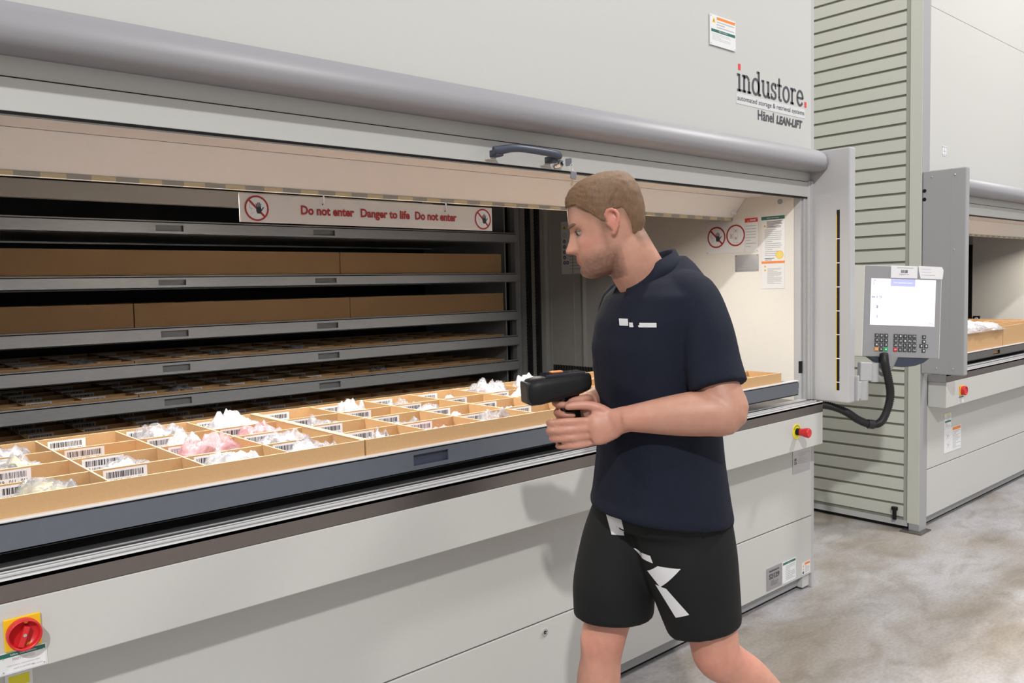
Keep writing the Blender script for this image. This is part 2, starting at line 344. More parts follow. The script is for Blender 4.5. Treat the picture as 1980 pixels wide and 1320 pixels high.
def plate(name, fr, W, H, parent, m, printer, label=None, th=.0015, bev=0):
    b = MB().mat(m); b.rect(fr, 0, W, 0, H, 0, th); o = b.build(name, None, parent)
    if label: o['label'] = label
    q = MB(); printer(q, up(fr, th)); q.build('print', None, o); return o
def pr_warning(W, H, col, body=8, icons=1, scr=True, title=None):
    def f(q, fr):
        q.mat(col).rect(fr, W*.04, W*.97, H*.86, H*.96, 0, .0004)
        if title: q.mat(PLACW).text(up(fr, .0003), title, W*.5, H*.885, None, H*.05, align='C')
        for i in range(icons): tri(q, fr, W*.13, H*(.70-.2*i), W*.13)
        lines(q, fr, W*.25, W*.93, H*.10, H*.80, body)
        if scr: screws(q, fr, W, H, min(W, H)*.06, .0018)
    return f

# letters for the slab-serif word
def slab_word(mb, fr, s, T, h1):
    """industore. : x-height s; returns the width used"""
    w_ = .185*s; sf = .13*s; x = 0.
    def stem(cx, y0, y1): mb.rect(fr, cx-w_/2, cx+w_/2, y0, y1, 0, h1)
    def serif(a, b, y, u_=False): mb.rect(fr, a, b, y-(sf if u_ else 0), y+(0 if u_ else sf), 0, h1)
    def ell(cx, cy, rx, ry, a0, a1, n=20):
        for i in range(n):
            p = []
            for t, k in ((a0+(a1-a0)*i/n, 0), (a0+(a1-a0)*i/n, 1), (a0+(a1-a0)*(i+1)/n, 1), (a0+(a1-a0)*(i+1)/n, 0)):
                t = math.radians(t); p.append((cx+(rx-(0 if k else w_))*math.cos(t), cy+(ry-(0 if k else w_*.8))*math.sin(t)))
            mb.poly(fr, p, 0, h1)
    mb.mat(T)
    # i
    stem(.24*s, 0, s); serif(0, .24*s, s, True); serif(.02*s, .46*s, 0)
    mb.mat(LOGOR).rect(fr, .13*s, .37*s, 1.22*s, 1.56*s, 0, h1); mb.mat(T); x = .54*s
    # n
    stem(x+.2*s, 0, s); serif(x, x+.2*s, s, True); serif(x, x+.4*s, 0); ell(x+.44*s, .62*s, .36*s, .40*s, 20, 150); stem(x+.71*s, 0, .70*s); serif(x+.53*s, x+.92*s, 0); x += 1.0*s
    # d
    ell(x+.42*s, .5*s, .42*s, .52*s, 0, 360, 32); stem(x+.76*s, 0, 1.42*s); serif(x+.55*s, x+.76*s, 1.42*s, True); serif(x+.76*s, x+.98*s, 0); x += 1.05*s
    # u
    stem(x+.2*s, .32*s, s); serif(x, x+.2*s, s, True); ell(x+.46*s, .38*s, .355*s, .40*s, 190, 350); stem(x+.76*s, 0, s); serif(x+.56*s, x+.76*s, s, True); serif(x+.76*s, x+.96*s, 0); x += 1.03*s
    # s
    ell(x+.33*s, .735*s, .31*s, .285*s, 20, 265); ell(x+.33*s, .265*s, .32*s, .285*s, -155, 85); mb.rect(fr, x+.50*s, x+.61*s, .66*s, s, 0, h1); mb.rect(fr, x+.01*s, x+.12*s, 0, .34*s, 0, h1); x += .72*s
    # t
    stem(x+.24*s, .2*s, 1.36*s); serif(x, x+.52*s, s, True); ell(x+.40*s, .25*s, .255*s, .27*s, 180, 310); x += .62*s
    # o
    ell(x+.43*s, .5*s, .43*s, .52*s, 0, 360, 32); x += .93*s
    # r
    stem(x+.2*s, 0, s); serif(x, x+.2*s, s, True); serif(x, x+.42*s, 0); ell(x+.46*s, .60*s, .34*s, .42*s, 45, 150); x += .74*s
    # e
    ell(x+.43*s, .5*s, .43*s, .52*s, 0, 325, 30); mb.rect(fr, x+.1*s, x+.80*s, .44*s, .57*s, 0, h1); x += .98*s
    mb.mat(LOGOR).rect(fr, x, x+.24*s, 0, .34*s, 0, h1)
    return x+.24*s

# ------------------------------------------------------------------ the lifts
def bumper_profile():     # (y, z) outline of the grey bumper
    return [(.0, 2.046), (-.030, 2.042), (-.062, 2.032), (-.088, 2.014), (-.102, 1.992), (-.106, 1.972), (-.102, 1.955), (-.090, 1.943), (-.068, 1.937), (-.035, 1.937), (0., 1.940)]
def lift(x0, x1, label, left_side, logo, wallx, boxL, boxR, apron, panels_to=5.2):
    L = thing('vertical_storage_lift', (x0, 0, 0), label, 'storage lift')
    H = 5.2; D = 3.1; a0, a1 = apron
    # frame: corner posts and closed carcass
    b = MB(); b.mat(GREYL if not left_side else GREY)
    b.box(x1-.022, x1, 0.0, .06, .0, H, .002)
    b.build('corner_post', None, L)
    b = MB().mat(GREY if left_side else GREYL); b.box(x0, x0+.097 if left_side else x0+.022, 0, .06, .0, H, .002); b.build('corner_post', None, L)
    # front panels
    p0 = x0+(.099 if left_side else .024); p1 = x1-.024
    for i, (za, zb) in enumerate(((.073, .346), (.351, .72))):
        b = MB().mat(CREAM); b.box(p0, p1, 0, .03, za, zb, .002); q = b.build('front_panel', None, L)
    b = MB().mat(CREAM)
    if not left_side: b.box(p1-.062, p1, .012, .05, .012, .075, .001)
    b.mat(GREY).box(p0, p1-.064, .035, .06, .018, .10); b.mat(BLACK).box(p0, p1-.03, .05, .07, 0, .022); b.build('plinth', None, L)
    if left_side:
        b = MB().mat(BLACK)
        for k in range(2): b.box(p0+.35+k*.22+.3*0, p0+.50+k*.22, -.0005, .002, .0735, .083)
    zs = [(2.0, 2.9565), (2.958, H)]
    if not left_side: zs = [(2.0, H)]
    for za, zb in zs:
        b = MB().mat(CREAM); b.box(p0, p1, 0, .03, za, zb, .002); b.build('upper_panel', None, L)
    # apron
    b = MB().mat(CREAM); b.box(a0, a1, -.10, 0, .715, .860, .0025); ap = b.build('apron', None, L)
    # stainless ledge
    b = MB().mat(STEELD); b.box(a0, a1, -.1005, -.097, .861, .905, .001); b.build('fascia_strip', None, L)
    b = MB().mat(STEEL); b.box(a0, a1, -.0965, -.068, .88, .9035); b.box(a0, a1, -.060, -.018, .88, .906); b.box(a0, wallx, .016, .16, .88, .903); b.mat(BRIGHT)
    for y, wd, z in ((-.1005, .010, .9075), (-.071, .006, .9085), (-.052, .004, .9085), (-.022, .036, .909)): b.box(a0, a1, y, y+wd, .895, z, .0012)
    b.mat(BLACK).box(a0, a1, -.0655, -.0605, .87, .897); b.mat(GREYL).box(a0-.002, a0+.003, -.098, -.001, .861, .902)
    b.build('ledge', None, L)
    # inner bottom
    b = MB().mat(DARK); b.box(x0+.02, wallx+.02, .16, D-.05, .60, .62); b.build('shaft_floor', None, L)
    # bumper
    pr = bumper_profile(); n = len(pr)
    e0 = boxL if boxL else x0; e1 = boxR if boxR else x1
    rg = [[Vector((x, y, z)) for y, z in pr] for x in (e0, e1-.03, e1-.012, e1-.003)]
    for k, sc in ((2, .985), (3, .93)):
        rg[k] = [Vector((q.x, q.y*sc if sc < 1 else q.y, 1.983+(q.z-1.983)*sc)) for q in rg[k]]
    b = MB().mat(BUMP); b.rings(rg); b.build('bumper', None, L)
    # fascia under the bumper + door bottom
    b = MB().mat(CREAM); b.box(e0, e1, -.010, .01, 1.899, 1.96, .001); b.build('door_housing', None, L)
    b = MB().mat(CREAM); b.box(e0+.006, wallx+.052, -.015, .006, 1.829, 1.896, .0015); b.mat(BLACK).box(e0+.006, wallx+.05, -.013, .005, 1.8225, 1.8295); b.box(e0+.006, wallx+.05, -.010, .004, 1.896, 1.899)
    dr = b.build('shutter_door', None, L)
    # opening ceiling, sloped header, hazard lip
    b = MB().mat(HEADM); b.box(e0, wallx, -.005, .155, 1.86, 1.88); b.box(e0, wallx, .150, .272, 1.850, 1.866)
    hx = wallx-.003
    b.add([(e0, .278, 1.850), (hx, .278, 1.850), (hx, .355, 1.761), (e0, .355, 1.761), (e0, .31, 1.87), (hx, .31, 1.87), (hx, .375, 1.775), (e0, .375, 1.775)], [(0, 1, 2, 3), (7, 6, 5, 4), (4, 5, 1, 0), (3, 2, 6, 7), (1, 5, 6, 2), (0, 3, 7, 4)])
    b.mat(BLACK).box(e0, wallx, .2725, .2775, 1.853, 1.866)
    b.mat(PLACW).box(wallx-.045, wallx-.015, .322, .334, 1.775, 1.805, .002)
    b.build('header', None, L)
    b = MB(); xx = e0; k = 0
    while xx < wallx-.003:
        x2 = min(xx+.058, wallx-.003); b.mat(HAZY if k % 2 else HAZK).box(xx, x2, .352, .372, 1.7485, 1.7605); xx = x2; k += 1
    b.build('hazard_strip', None, L)
    # crossbeam further in
    b = MB().mat(CREAMW); b.box(x0+.1, x0+2.75, 1.62, 1.66, 1.835, 1.905, .002); b.build('crossbeam', None, L)
    # lining of the opening, the shaft, the carcass
    b = MB().mat(CREAMW); b.box(wallx, wallx+.02, .031, 1.0, .62, 1.90); b.build('lining', None, L)
    b = MB().mat(SHAFT); b.box(wallx, wallx+.02, 1.0, 1.36, .62, 2.6); b.box(wallx-.02, wallx+.02, 1.36, 1.62, .62, 2.6); b.box(wallx-.05, wallx+.02, 1.62, 1.95, .62, 2.6)
    for y in (1.335, 1.41, 1.60): b.box(wallx-.024, wallx, y, y+.008, .62, 2.6)
    b.build('guide_column', None, L)
    for y in (1.66, 1.74):
        b = MB().mat(RUBBER)
        b.box(wallx-.066, wallx-.0505, y, y+.032, .90, 2.55)
        for i in range(80): b.box(wallx-.072, wallx-.066, y+.004, y+.028, .91+i*.02, .921+i*.02)
        b.build('drive_chain', None, L)
    b = MB().mat(RUBBER)
    for i in range(44): b.tube([(wallx-.055, .60+i*.022, .945), (wallx-.055, .60+i*.022, .99)], .009, 8)
    b.box(wallx-.075, wallx-.035, .58, 1.57, .93, .948); b.build('chain_guide', None, L)
    b = MB().mat(BLACK); b.box(wallx-.012, wallx, .93, .99, 1.03, 1.085, .003); b.box(wallx-.012, wallx, 1.19, 1.215, 1.03, 1.08, .003); b.mat(PLACW).tube([(wallx-.03, .955, 1.06), (wallx-.012, .955, 1.06)], .013, 12)
    b.mat(BLACK).tube([(wallx-.025, .955, 1.055), (wallx-.03, .93, 1.0), (wallx-.02, .90, .96)], .002, 6, sub=4); b.build('light_sensor', None, L)
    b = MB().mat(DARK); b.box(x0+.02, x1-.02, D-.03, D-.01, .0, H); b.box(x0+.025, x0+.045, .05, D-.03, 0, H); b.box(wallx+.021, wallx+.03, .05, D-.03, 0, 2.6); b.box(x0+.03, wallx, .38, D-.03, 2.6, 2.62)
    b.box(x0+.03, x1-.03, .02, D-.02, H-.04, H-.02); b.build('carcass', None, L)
    if left_side:                                       # louvred side and its trims
        b = MB().mat(LOUV); b.box(x0-.002, x0+.004, .0015, .068, .045, H, .001); b.build('side_post', None, L)
        b = MB().mat(mat('shaded_recess', (.33, .335, .30), .5)); b.box(x0+.006, x0+.018, .069, .092, .05, H); b.build('side_recess', None, L)  # recess shade painted as a darker siding tone
        b = MB(); z = .075; st = .0776
        b.mat(SLOT).box(x0+.012, x0+.02, .09, D, .05, H); b.mat(LOUV)
        i = 0
        while z < H-.1:
            b.box(x0+.001, x0+.013, .092, D, z, z+st-.0135, .0015); z += st
        b.build('louvred_side', None, L)
        b = MB().mat(GREYL); b.box(x0+.004, x0+.03, .07, D, .022, .055); b.mat(BLACK).box(x0+.02, x0+.04, .05, D, 0, .022); b.build('side_plinth', None, L)
        b = MB().mat(BLACK).tube([(x0-.012, .135, .055), (x0-.012, .135, .12)], .011, 12); b.tube([(x0-.012, .135, .112), (x0-.012, .135, .128)], .018, 12); b.mat(STEEL).box(x0-.05, x0+.09, -.03, .09, .0, .008); b.build('levelling_foot', None, L)
    else:
        b = MB().mat(LOUV); b.box(x1-.02, x1, .061, D, 0, H); b.build('outer_side', None, L)
    # guide rails beside the opening
    b = MB()
    for xa, xb, y, m_ in ((wallx, wallx+.012, -.002, GREYL), (wallx+.012, wallx+.016, .008, GREY), (wallx+.016, wallx+.034, -.010, GREYL), (wallx+.034, wallx+.040, .004, GREY), (wallx+.040, wallx+.062, -.020, CREAM), (wallx+.052, wallx+.07, -.028, GREYL)):
        b.mat(m_).box(xa, xb, y, .03, .905, 1.90, .001)
    b.mat(BLACK).box(wallx-.001, wallx+.012, -.004, .008, 1.03, 1.085); b.build('guide_rail', None, L)
    return L, ap, dr
M1, AP1, DR1 = lift(-.15, 3.584, 'long cream storage lift filling the left, shutter open over a tray of boxes', False, True, 3.46, None, 3.53, (-.15, 3.477))
M2, AP2, DR2 = lift(4.770, 8.504, 'cream storage lift with a louvred side, beyond the terminal at the right edge', True, False, 8.376, 4.82, None, (4.87, 8.39))

def lc_box(L, xa, xb, yf, z0, z1, m, outer):
    b = MB().mat(m); b.box(xa, xb, yf, -.001, z0, z1, .006)
    if not outer:
        fr = SIDE(xa, -yf*0, z0); f = SIDE(xa, 0, 0)
        b.mat(BLACK).box(xa-.0008, xa+.002, yf+.046, yf+.060, .955, z1-.27); b.mat(YEL).box(xa-.0012, xa+.001, yf+.0585, yf+.062, .955, z1-.29)
        b.mat(PLACW)
        z = .99
        while z < z1-.3: b.box(xa-.0016, xa+.001, yf+.045, yf+.062, z, z+.004); z += .107
        b.mat(LEDG).disc(SIDE(xa, -(yf+.053), 1.745), 0, 0, .0022, .0008, .002, 8)
    o = b.build('light_curtain_housing', None, L)
    if outer:
        q = MB().mat(CHROME); f = SIDE(xa, 0, 0)
        for y, z in ((.052, z1-.035), (.17, z1-.035), (.17, 1.60), (.085, z0+.035), (.17, z0+.035)): q.ball((xa-.001, -y, z), .005, .005, .005, 10, 6)
        q.mat(BLACK)
        for z in (z1-.108, z1-.155): q.disc(f, -(-.012), z, .0105, 0, .0006, 18)
        q.mat(GREY).box(xa-.0006, xa, -.152, -.150, z0, z1); q.build('bolt_row', None, o)
    return o
lc_box(M1, 3.53, 3.583, -.197, .900, 2.032, GREYL, False)
lc_box(M2, 4.771, 4.820, -.228, .915, 2.040, GREY, True)
b = MB().mat(BLACK); b.box(8.36, 8.375, 1.0, 1.09, 1.0, 1.75); b.mat(LEDG).disc(SIDE(8.36, -1.01, 1.66), 0, 0, .004, .001, .003, 8); b.build('black_strip', None, M2)

# ---- things printed or fixed on the near lift
fr = FRONT(3.0, 0, 2.20)
q = MB(); W_ = slab_word(q, Fr((0, 0, 0), (1, 0, 0), (0, 1, 0)), .07, DKGREY, .0008)
sc = (3.514-2.962)/W_; q = MB(); f0 = FRONT(2.962, -.0005, 2.231); slab_word(q, Fr(f0.o, f0.u*1, f0.v), .07*sc, DKGREY, .0008)
SY = 1.0
lg = q.build('logo_lettering', None, M1)
b = MB().mat(mat('pale_strip', (.64, .64, .655), .4)); f = FRONT(2.955, -.0005, 2.180); b.rect(f, 0, .545, 0, .042, 0, .0006); b.mat(DKGREY).text(up(f, .0006), 'automated storage & retrieval systems', .008, .008, .53, .026); b.build('tagline_strip', None, M1)
b = MB(); f = FRONT(3.115, -.0005, 2.128); b.mat(DKGREY).text(f, 'Hänel', 0, .004, .125, .042, bold=.02); b.text(f, 'LEAN-LIFT', .145, .004, .218, .036, bold=.045, shear=.18); b.build('maker_lettering', None, M1)
def pr_top(q, fr):
    W, H = .175, .118
    q.mat(ORANGE).rect(fr, .045, W-.004, H-.016, H-.006, 0, .0004); tri(q, fr, .025, H-.030, .022); lines(q, fr, .045, W-.006, H-.05, H-.02, 3); q.mat(GREEN).rect(fr, .008, W-.004, H-.066, H-.055, 0, .0004); q.mat(PLACW).text(up(fr, .0003), 'Safety instructions', W/2, H-.0635, .06, .006, align='C'); lines(q, fr, .012, W-.03, .02, H-.07, 5, k=.25); screws(q, fr, W, H)
plate('warning_placard', FRONT(2.772, -.002, 2.383), .175, .118, M1, PLACW, pr_top, 'white placard with orange and green bands', .003)
def pr_s(q, fr):
    q.mat(DKGREY).text(fr, 'industore', .018, .078, .08, .011, bold=.02); q.text(fr, 'S2129', .016, .046, .085, .024, bold=.03); lines(q, fr, .03, .09, .014, .040, 4, DKGREY, .3); screws(q, fr, .122, .097)
plate('serial_plate', FRONT(3.170, -.0005, .088), .124, .098, M1, ALUPL, pr_s, 'grey metal plate with black lettering', .003)
plate('instruction_sticker', FRONT(3.298, -.0005, .084), .118, .100, M1, PLACW, pr_warning(.118, .1, GREEN, 9, 0, True, 'Safety instructions'), 'white sticker with a green band')
def pr_small(q, fr):
    q.mat(ORANGE).rect(fr, .026, .072, .044, .054, 0, .0004); tri(q, fr, .013, .036, .012); tri(q, fr, .013, .021, .012); q.mat(BLUEI).disc(fr, .013, .010, .0065, 0, .0004, 16); lines(q, fr, .028, .07, .006, .042, 6)
plate('warning_sticker', FRONT(3.468, -.0005, .083), .074, .057, M1, PLACW, pr_small, 'small white sticker with an orange band')
def pr_ce(q, fr):
    q.mat(INK).text(fr, 'UK', .012, .058, .022, .013, bold=.01); q.text(fr, 'CA', .012, .042, .022, .013, bold=.01); lines(q, fr, .05, .145, .012, .092, 9); screws(q, fr, .155, .105)
plate('rating_plate', FRONT(3.390, -.0005, .572), .155, .105, M1, ALUPL, pr_ce, 'silver plate under the apron', .0015)
# cream wall signs
RING = []
def pr_sign(q, fr):
    W, H = .288, .160
    no_entry(q, fr, .057, H*.5, .052, 'hand', .0008)
    l2 = MB(); no_entry(l2, fr, .166, H*.52, .052, 'lift', .0008); RING.append(l2)
    q.mat(REDL).rect(fr, .218, .287, H-.020, H, 0, .0004); tri(q, up(fr, .0003), .235, H-.017, .010); q.mat(PLACW).text(up(fr, .0003), 'DANGER', .245, H-.015, .032, .009, bold=.02)
    lines(q, fr, .222, .28, .02, H-.03, 8, k=.25); screws(q, fr, W, H, .005, .0018); q.mat(INKG).rect(fr, .217, .218, 0, H, 0, .0003)
plate('danger_placard', SIDE(3.4595, .502, 1.594), .288, .160, M1, PLACW, pr_sign, 'white sign with two red rings', .002); RING[0].build('pictogram', None, [c for c in M1.children if c.name.startswith('danger_placard')][0])
def pr_tall(q, fr):
    W, H = .12, .340
    q.mat(GREEN).rect(fr, 0, W, H-.020, H-.004, 0, .0004); q.mat(PLACW).text(up(fr, .0003), 'Safety instructions', W/2, H-.016, .062, .007, align='C')
    tri(q, fr, .018, H-.052, .013); lines(q, fr, .028, .108, H-.058, H-.026, 7, DKGREY, .5); lines(q, fr, .018, .105, H-.19, H-.062, 14, k=.35); lines(q, fr, .018, .07, H-.21, H-.195, 2, BLUEI, .3)
    q.mat(YEL).disc(fr, .094, H-.184, .0195, 0, .0003, 24); q.mat(mat('pale_yellow', (.85, .66, .16), .5)).disc(fr, .094, H-.184, .0165, .0003, .0005, 24)
    q.mat(ORANGE).rect(fr, 0, W, .118, .128, 0, .0004); tri(q, fr, .019, .100, .012); tri(q, fr, .019, .082, .012); lines(q, fr, .03, .105, .022, .096, 16, INKG, .45); q.mat(INKG).rect(fr, 0, W, .1165, .1175, 0, .0003)
plate('instruction_placard', SIDE(3.4595, .196, 1.418), .12, .340, M1, PLACW, pr_tall, 'tall white notice with green and orange bands', .0015)
def pr_pl(q, fr): lines(q, fr, .008, .118, .008, .074, 6, INKG, .12); screws(q, fr, .128, .082, .006, .002)
plate('metal_plate', SIDE(3.4595, .340, 1.502), .128, .080, M1, ALUPL, pr_pl, 'brushed metal plate', .0015)
def pr_back(q, fr):
    W, H = .26, .305
    tri(q, fr, .028, H-.045, .028); q.mat(INKG).arc(fr, .028, H-.078, .011, .0135, 0, 360, 0, .0004, 18)
    for i in range(1, 6): q.mat(BLUEI).disc(fr, .026, H-.115-(i-1)*.031, .0105, 0, .0004, 18); q.mat(PLACW).rect(up(fr, .0004), .023, .029, H-.120-(i-1)*.031, H-.110-(i-1)*.031, 0, .0003)
    q.mat(BLUEI).disc(fr, .050, H-.239, .0105, 0, .0004, 18); q.mat(PLACW).disc(fr, .050, H-.239, .005, .0004, .0006, 12)
    lines(q, fr, .065, .24, .02, H-.03, 14, k=.25)
plate('pictogram_sheet', SIDE(3.4385, 1.506, 1.523), .26, .305, M1, PLACW, pr_back, 'white sheet with a column of round pictograms', .001)
b = MB().mat(GREY).disc(SIDE(3.4595, .1, 1.818), 0, 0, .0125, 0, .0015, 20); b.build('cover_cap', None, M1)
# emergency stop
b = MB().mat(YELE); f = FRONT(3.249, -.1, .80); b.disc(f, 0, 0, .034, 0, .002, 32)
es = b.build('emergency_stop', None, M1)
b = MB().mat(INK)
for a in range(12):
    t = math.radians(30+a*11); b.line(f, (.0235*math.cos(t), .0235*math.sin(t)), (.029*math.cos(t), .029*math.sin(t)), .0022, .002, .0024)
b.build('print', None, es)
b = MB().mat(BLACK).tube([(3.249, -.102, .8), (3.249, -.120, .8)], .0155, 20); b.build('collar', None, es)
b = MB().mat(REDL).tube([(3.249, -.119, .8), (3.249, -.130, .8), (3.249, -.142, .8), (3.249, -.156, .8), (3.249, -.161, .8)], [.016, .0165, .020, .0215, .018], 24); b.build('mushroom_button', None, es)
# main switch
def main_switch(parent, x, z, w_, label=None):
    b = MB().mat(YEL); b.box(x-w_/2, x+w_/2, -.106, -.1, z-w_/2, z+w_/2, .0015); ms = b.build('main_switch', None, parent)
    r = w_*.475
    b = MB().mat(REDL); n = 32
    prof = [(r*.98, -.106), (r, -.112), (r, -.126), (r*.93, -.128), (r*.86, -.120), (r*.80, -.113), (.0001, -.112)]
    b.rings([[Vector((x+a*math.cos(2*math.pi*k/n), y, z+a*math.sin(2*math.pi*k/n))) for k in range(n)] for a, y in prof], cap=False)
    f = Fr((x, -.112, z), (math.cos(.35), 0, -math.sin(.35)), (math.sin(.35), 0, math.cos(.35)))
    b.fbox(f, -.18*r, .18*r, -.80*r, .55*r, 0, .013, .002)
    b.mat(CHROME).disc(f, 0, 0, .0032, .013, .0142, 12)
    b.mat(YEL).disc(f, .50*r, -.62*r, .0045, 0, .002, 10); b.disc(f, -.1*r, .78*r, .004, 0, .002, 10)
    b.build('rotary_knob', None, ms); return ms
main_switch(M1, .3115, .796, .064)
def pr_ms(q, fr):
    W, H = .083, .044
    q.mat(GREEN).rect(fr, .001, W-.003, H-.0105, H-.002, 0, .0004); q.mat(PLACW).text(up(fr, .0003), 'Safety instructions', W*.5, H-.009, .045, .005, align='C')
    q.mat(INKG).text(fr, 'MAIN SWITCH', W*.5, H-.0185, .038, .0055, align='C'); q.text(fr, 'Lock before maintenance/repair', W*.5, .0145, .058, .0035, align='C'); q.text(fr, 'work is carried out', W*.5, .008, .036, .0035, align='C'); q.text(fr, 'Item no.216', .056, .007, .018, .003)
    q.mat(INKG).rect(fr, .0015, W-.0015, .0015, .0020, 0, .0002); q.rect(fr, W-.0022, W-.0016, .0015, H-.002, 0, .0002); screws(q, fr, W, H*.9, .006, .0016)
plate('switch_placard', FRONT(.269, -.1005, .7185), .083, .044, AP1 and M1, PLACW, pr_ms, 'white placard reading MAIN SWITCH', .001)
plate('yellow_sticker', FRONT(.292, -.0005, .643), .05, .036, M1, PLACW, lambda q, fr: (q.mat(YELE).rect(fr, .006, .044, .008, .030, 0, .0004)), 'small yellow sticker')
# lock in lower panel
b = MB().mat(CHROME); f = FRONT(1.82, 0, .309); b.disc(f, 0, 0, .0125, 0, .003, 24); b.arc(f, 0, 0, .0085, .0122, 0, 360, .003, .0045, 24); b.mat(BLACK).disc(f, 0, 0, .006, .003, .0034, 16); b.mat(CHROME).rect(f, -.004, .004, -.001, .001, .0034, .0042); b.build('panel_lock', None, M1)
# door handle (child of the door), lock cylinder
b = MB().mat(SLATE)
hx0, hx1, hz = 1.605, 1.855, 1.857
b.tube([(hx0-.012, -.066, hz), (hx0+.012, -.070, hz+.002), (hx0+.05, -.080, hz+.009), (hx0+.10, -.084, hz+.011), (hx1-.04, -.080, hz+.009), (hx1, -.074, hz+.006), (hx1+.012, -.070, hz+.004)], [(.0105, .008), (.013, .010), (.012, .009), (.0115, .009), (.012, .009), (.013, .010), (.009, .007)], 16, ref=(0, 0, 1), sub=5)
for x in (hx0+.010, hx1-.012): b.box(x-.014, x+.014, -.072, -.036, hz-.016, hz+.004, .003)
b.mat(CREAM)
for x in (hx0+.010, hx1-.012): b.box(x-.014, x+.014, -.037, -.014, hz-.022, hz-.002, .002)
hd = b.build('handle', None, DR1)
b = MB().mat(CHROME).tube([(1.895, -.015, 1.845), (1.895, -.040, 1.845), (1.895, -.048, 1.845)], [.0135, .0135, .010], 20); b.mat(BLACK).disc(FRONT(1.895, -.048, 1.845), 0, 0, .005, 0, .0005, 12); b.build('door_lock', None, DR1)
K = thing('key_pair', (1.915, -.06, 1.84), 'two grey-headed keys on a ring in the shutter lock', 'keys')
b = MB().mat(mat('grey_plastic_head', (.19, .19, .22), .4)); f = Fr((1.905, -.05, 1.848), (.35, -.93, 0), (0, 0, 1)); b.fbox(f, .004, .026, -.012, .012, -.002, .002, .0012); b.mat(BRIGHT).fbox(f, -.004, .005, -.003, .003, -.001, .001)
b.build('inserted_key', None, K)
b = MB().mat(BRIGHT); pts = [(1.915+.008*math.cos(t*.5), -.072-.003*math.sin(t*.5), 1.830+.013*math.sin(t*.5)) for t in range(14)]; b.tube(pts, .0009, 6); b.build('key_ring', None, K)
b = MB().mat(mat('grey_plastic_head', (0, 0, 0))); f = Fr((1.921, -.074, 1.806), (.92, -.15, -.2), (.2, 0, .98)); b.fbox(f, -.011, .011, -.012, .012, -.002, .002, .0015); b.mat(mat('brass', (.62, .47, .27), .3, 1.)).fbox(f, -.0045, .0025, -.034, -.011, -.0008, .0008); b.build('hanging_key', None, K)

# ---- things on the far lift
main_switch(M2, 5.088, .795, .056)
plate('switch_placard', FRONT(5.046, -.1005, .722), .075, .042, M2, PLACW, lambda q, fr: (q.mat(GREEN).rect(fr, .003, .072, .032, .039, 0, .0004), lines(q, fr, .01, .06, .008, .03, 3)), 'white placard under the main switch')
plate('warning_sticker', FRONT(5.108, -.0005, .552), .10, .092, M2, PLACW, lambda q, fr: (q.mat(YELE).rect(fr, .03, .085, .080, .088, 0, .0004), q.mat(GREEN).rect(fr, .008, .095, .036, .047, 0, .0004), tri(q, fr, .018, .06, .014), lines(q, fr, .012, .09, .006, .033, 4), lines(q, fr, .035, .09, .05, .078, 4)), 'upper white sticker with a green band')
def pr_m2(q, fr):
    q.mat(ORANGE).rect(fr, .125, .25, .125, .142, 0, .0004); lines(q, fr, .13, .245, .012, .12, 13)
    q.mat(INKG)
    for cx, cy in ((.055, .10), (.06, .045)):
        for k in range(5): a = k*1.3; q.line(fr, (cx, cy), (cx+.028*math.cos(a), cy+.022*math.sin(a)), .003, 0, .0003)
plate('warning_sticker', FRONT(5.106, -.0005, .405), .258, .146, M2, PLACW, pr_m2, 'lower white sticker with an orange band')
b = MB(); f = FRONT(5.036, -.0005, 2.150); b.mat(PLACW).rect(f, 0, .07, 0, .058, 0, .0005); b.mat(INKG)
for x0_, x1_, y0_, y1_ in ((.004, .009, .004, .054), (.061, .066, .004, .054), (.004, .066, .004, .009), (.004, .066, .049, .054), (.02, .05, .024, .033), (.032, .038, .009, .022), (.032, .038, .036, .049)): b.rect(f, x0_, x1_, y0_, y1_, .0005, .0008)
b.build('symbol_sticker', None, M2)

# ------------------------------------------------------------------ trays
def tray(x0, x1, y0, y1, zr, hr, m, rim, label, slots, group, lip=True, z_floor=None, side=True):
    t = thing('storage_tray', ((x0+x1)/2, y0, zr-hr), label, 'tray', group)
    b = MB().mat(m)
    xs = [x0]
    for s in slots: xs += [s-.06, s+.06]
    xs.append(x1); zt = zr-.010; zb = zr-hr
    for i in range(0, len(xs), 2): b.box(xs[i], xs[i+1], y0, y0+.004, zb, zt)
    for s in slots:
        b.box(s-.06, s+.06, y0, y0+.004, zb, zb+hr*.22); b.box(s-.06, s+.06, y0, y0+.004, zt-hr*.16, zt)
    b.box(x0, x1, y0, y0+.03, zb, zb+.003); b.tube([(x0, y0+.004, zb+.002), (x1, y0+.004, zb+.002)], .004, 8)
    b.build('front_rail', None, t)
    b = MB().mat(rim); b.box(x0, x1, y0-.003, y0+.016, zr-.006, zr, .0022); b.mat(BLACK).box(x0+.002, x1-.002, y0+.001, y0+.012, zr-.0105, zr-.006); b.build('rim', None, t)
    if slots:
        for s in slots: MB().mat(SLATE if m is TRAYM else POCK).box(s-.075, s+.075, y0+(.0085 if m is TRAYM else .016), y0+(.0105 if m is TRAYM else .018), zb+.003, zt).build('grip_pocket', None, t)
    b = MB().mat(m); b.box(x0+.02, x1-.02, y0+.016, y1, zb+.008, zb+.012); b.box(x0+.01, x0+.024, y0+.01, y1, zb, zt); b.box(x1-.024, x1-.01, y0+.01, y1, zb, zt); b.box(x0+.02, x1-.02, y1-.01, y1, zb, zt); b.build('pan', None, t)
    if side:
        b = MB().mat(m); b.box(x1-.012, x1+.012, y0+.002, y0+.04, zt-hr*.45, zt-.002, .002); b.box(x1-.012, x1+.016, y0+.006, y0+.04, zb+.004, zb+hr*.35, .002); b.build('side_hook', None, t)
    return t
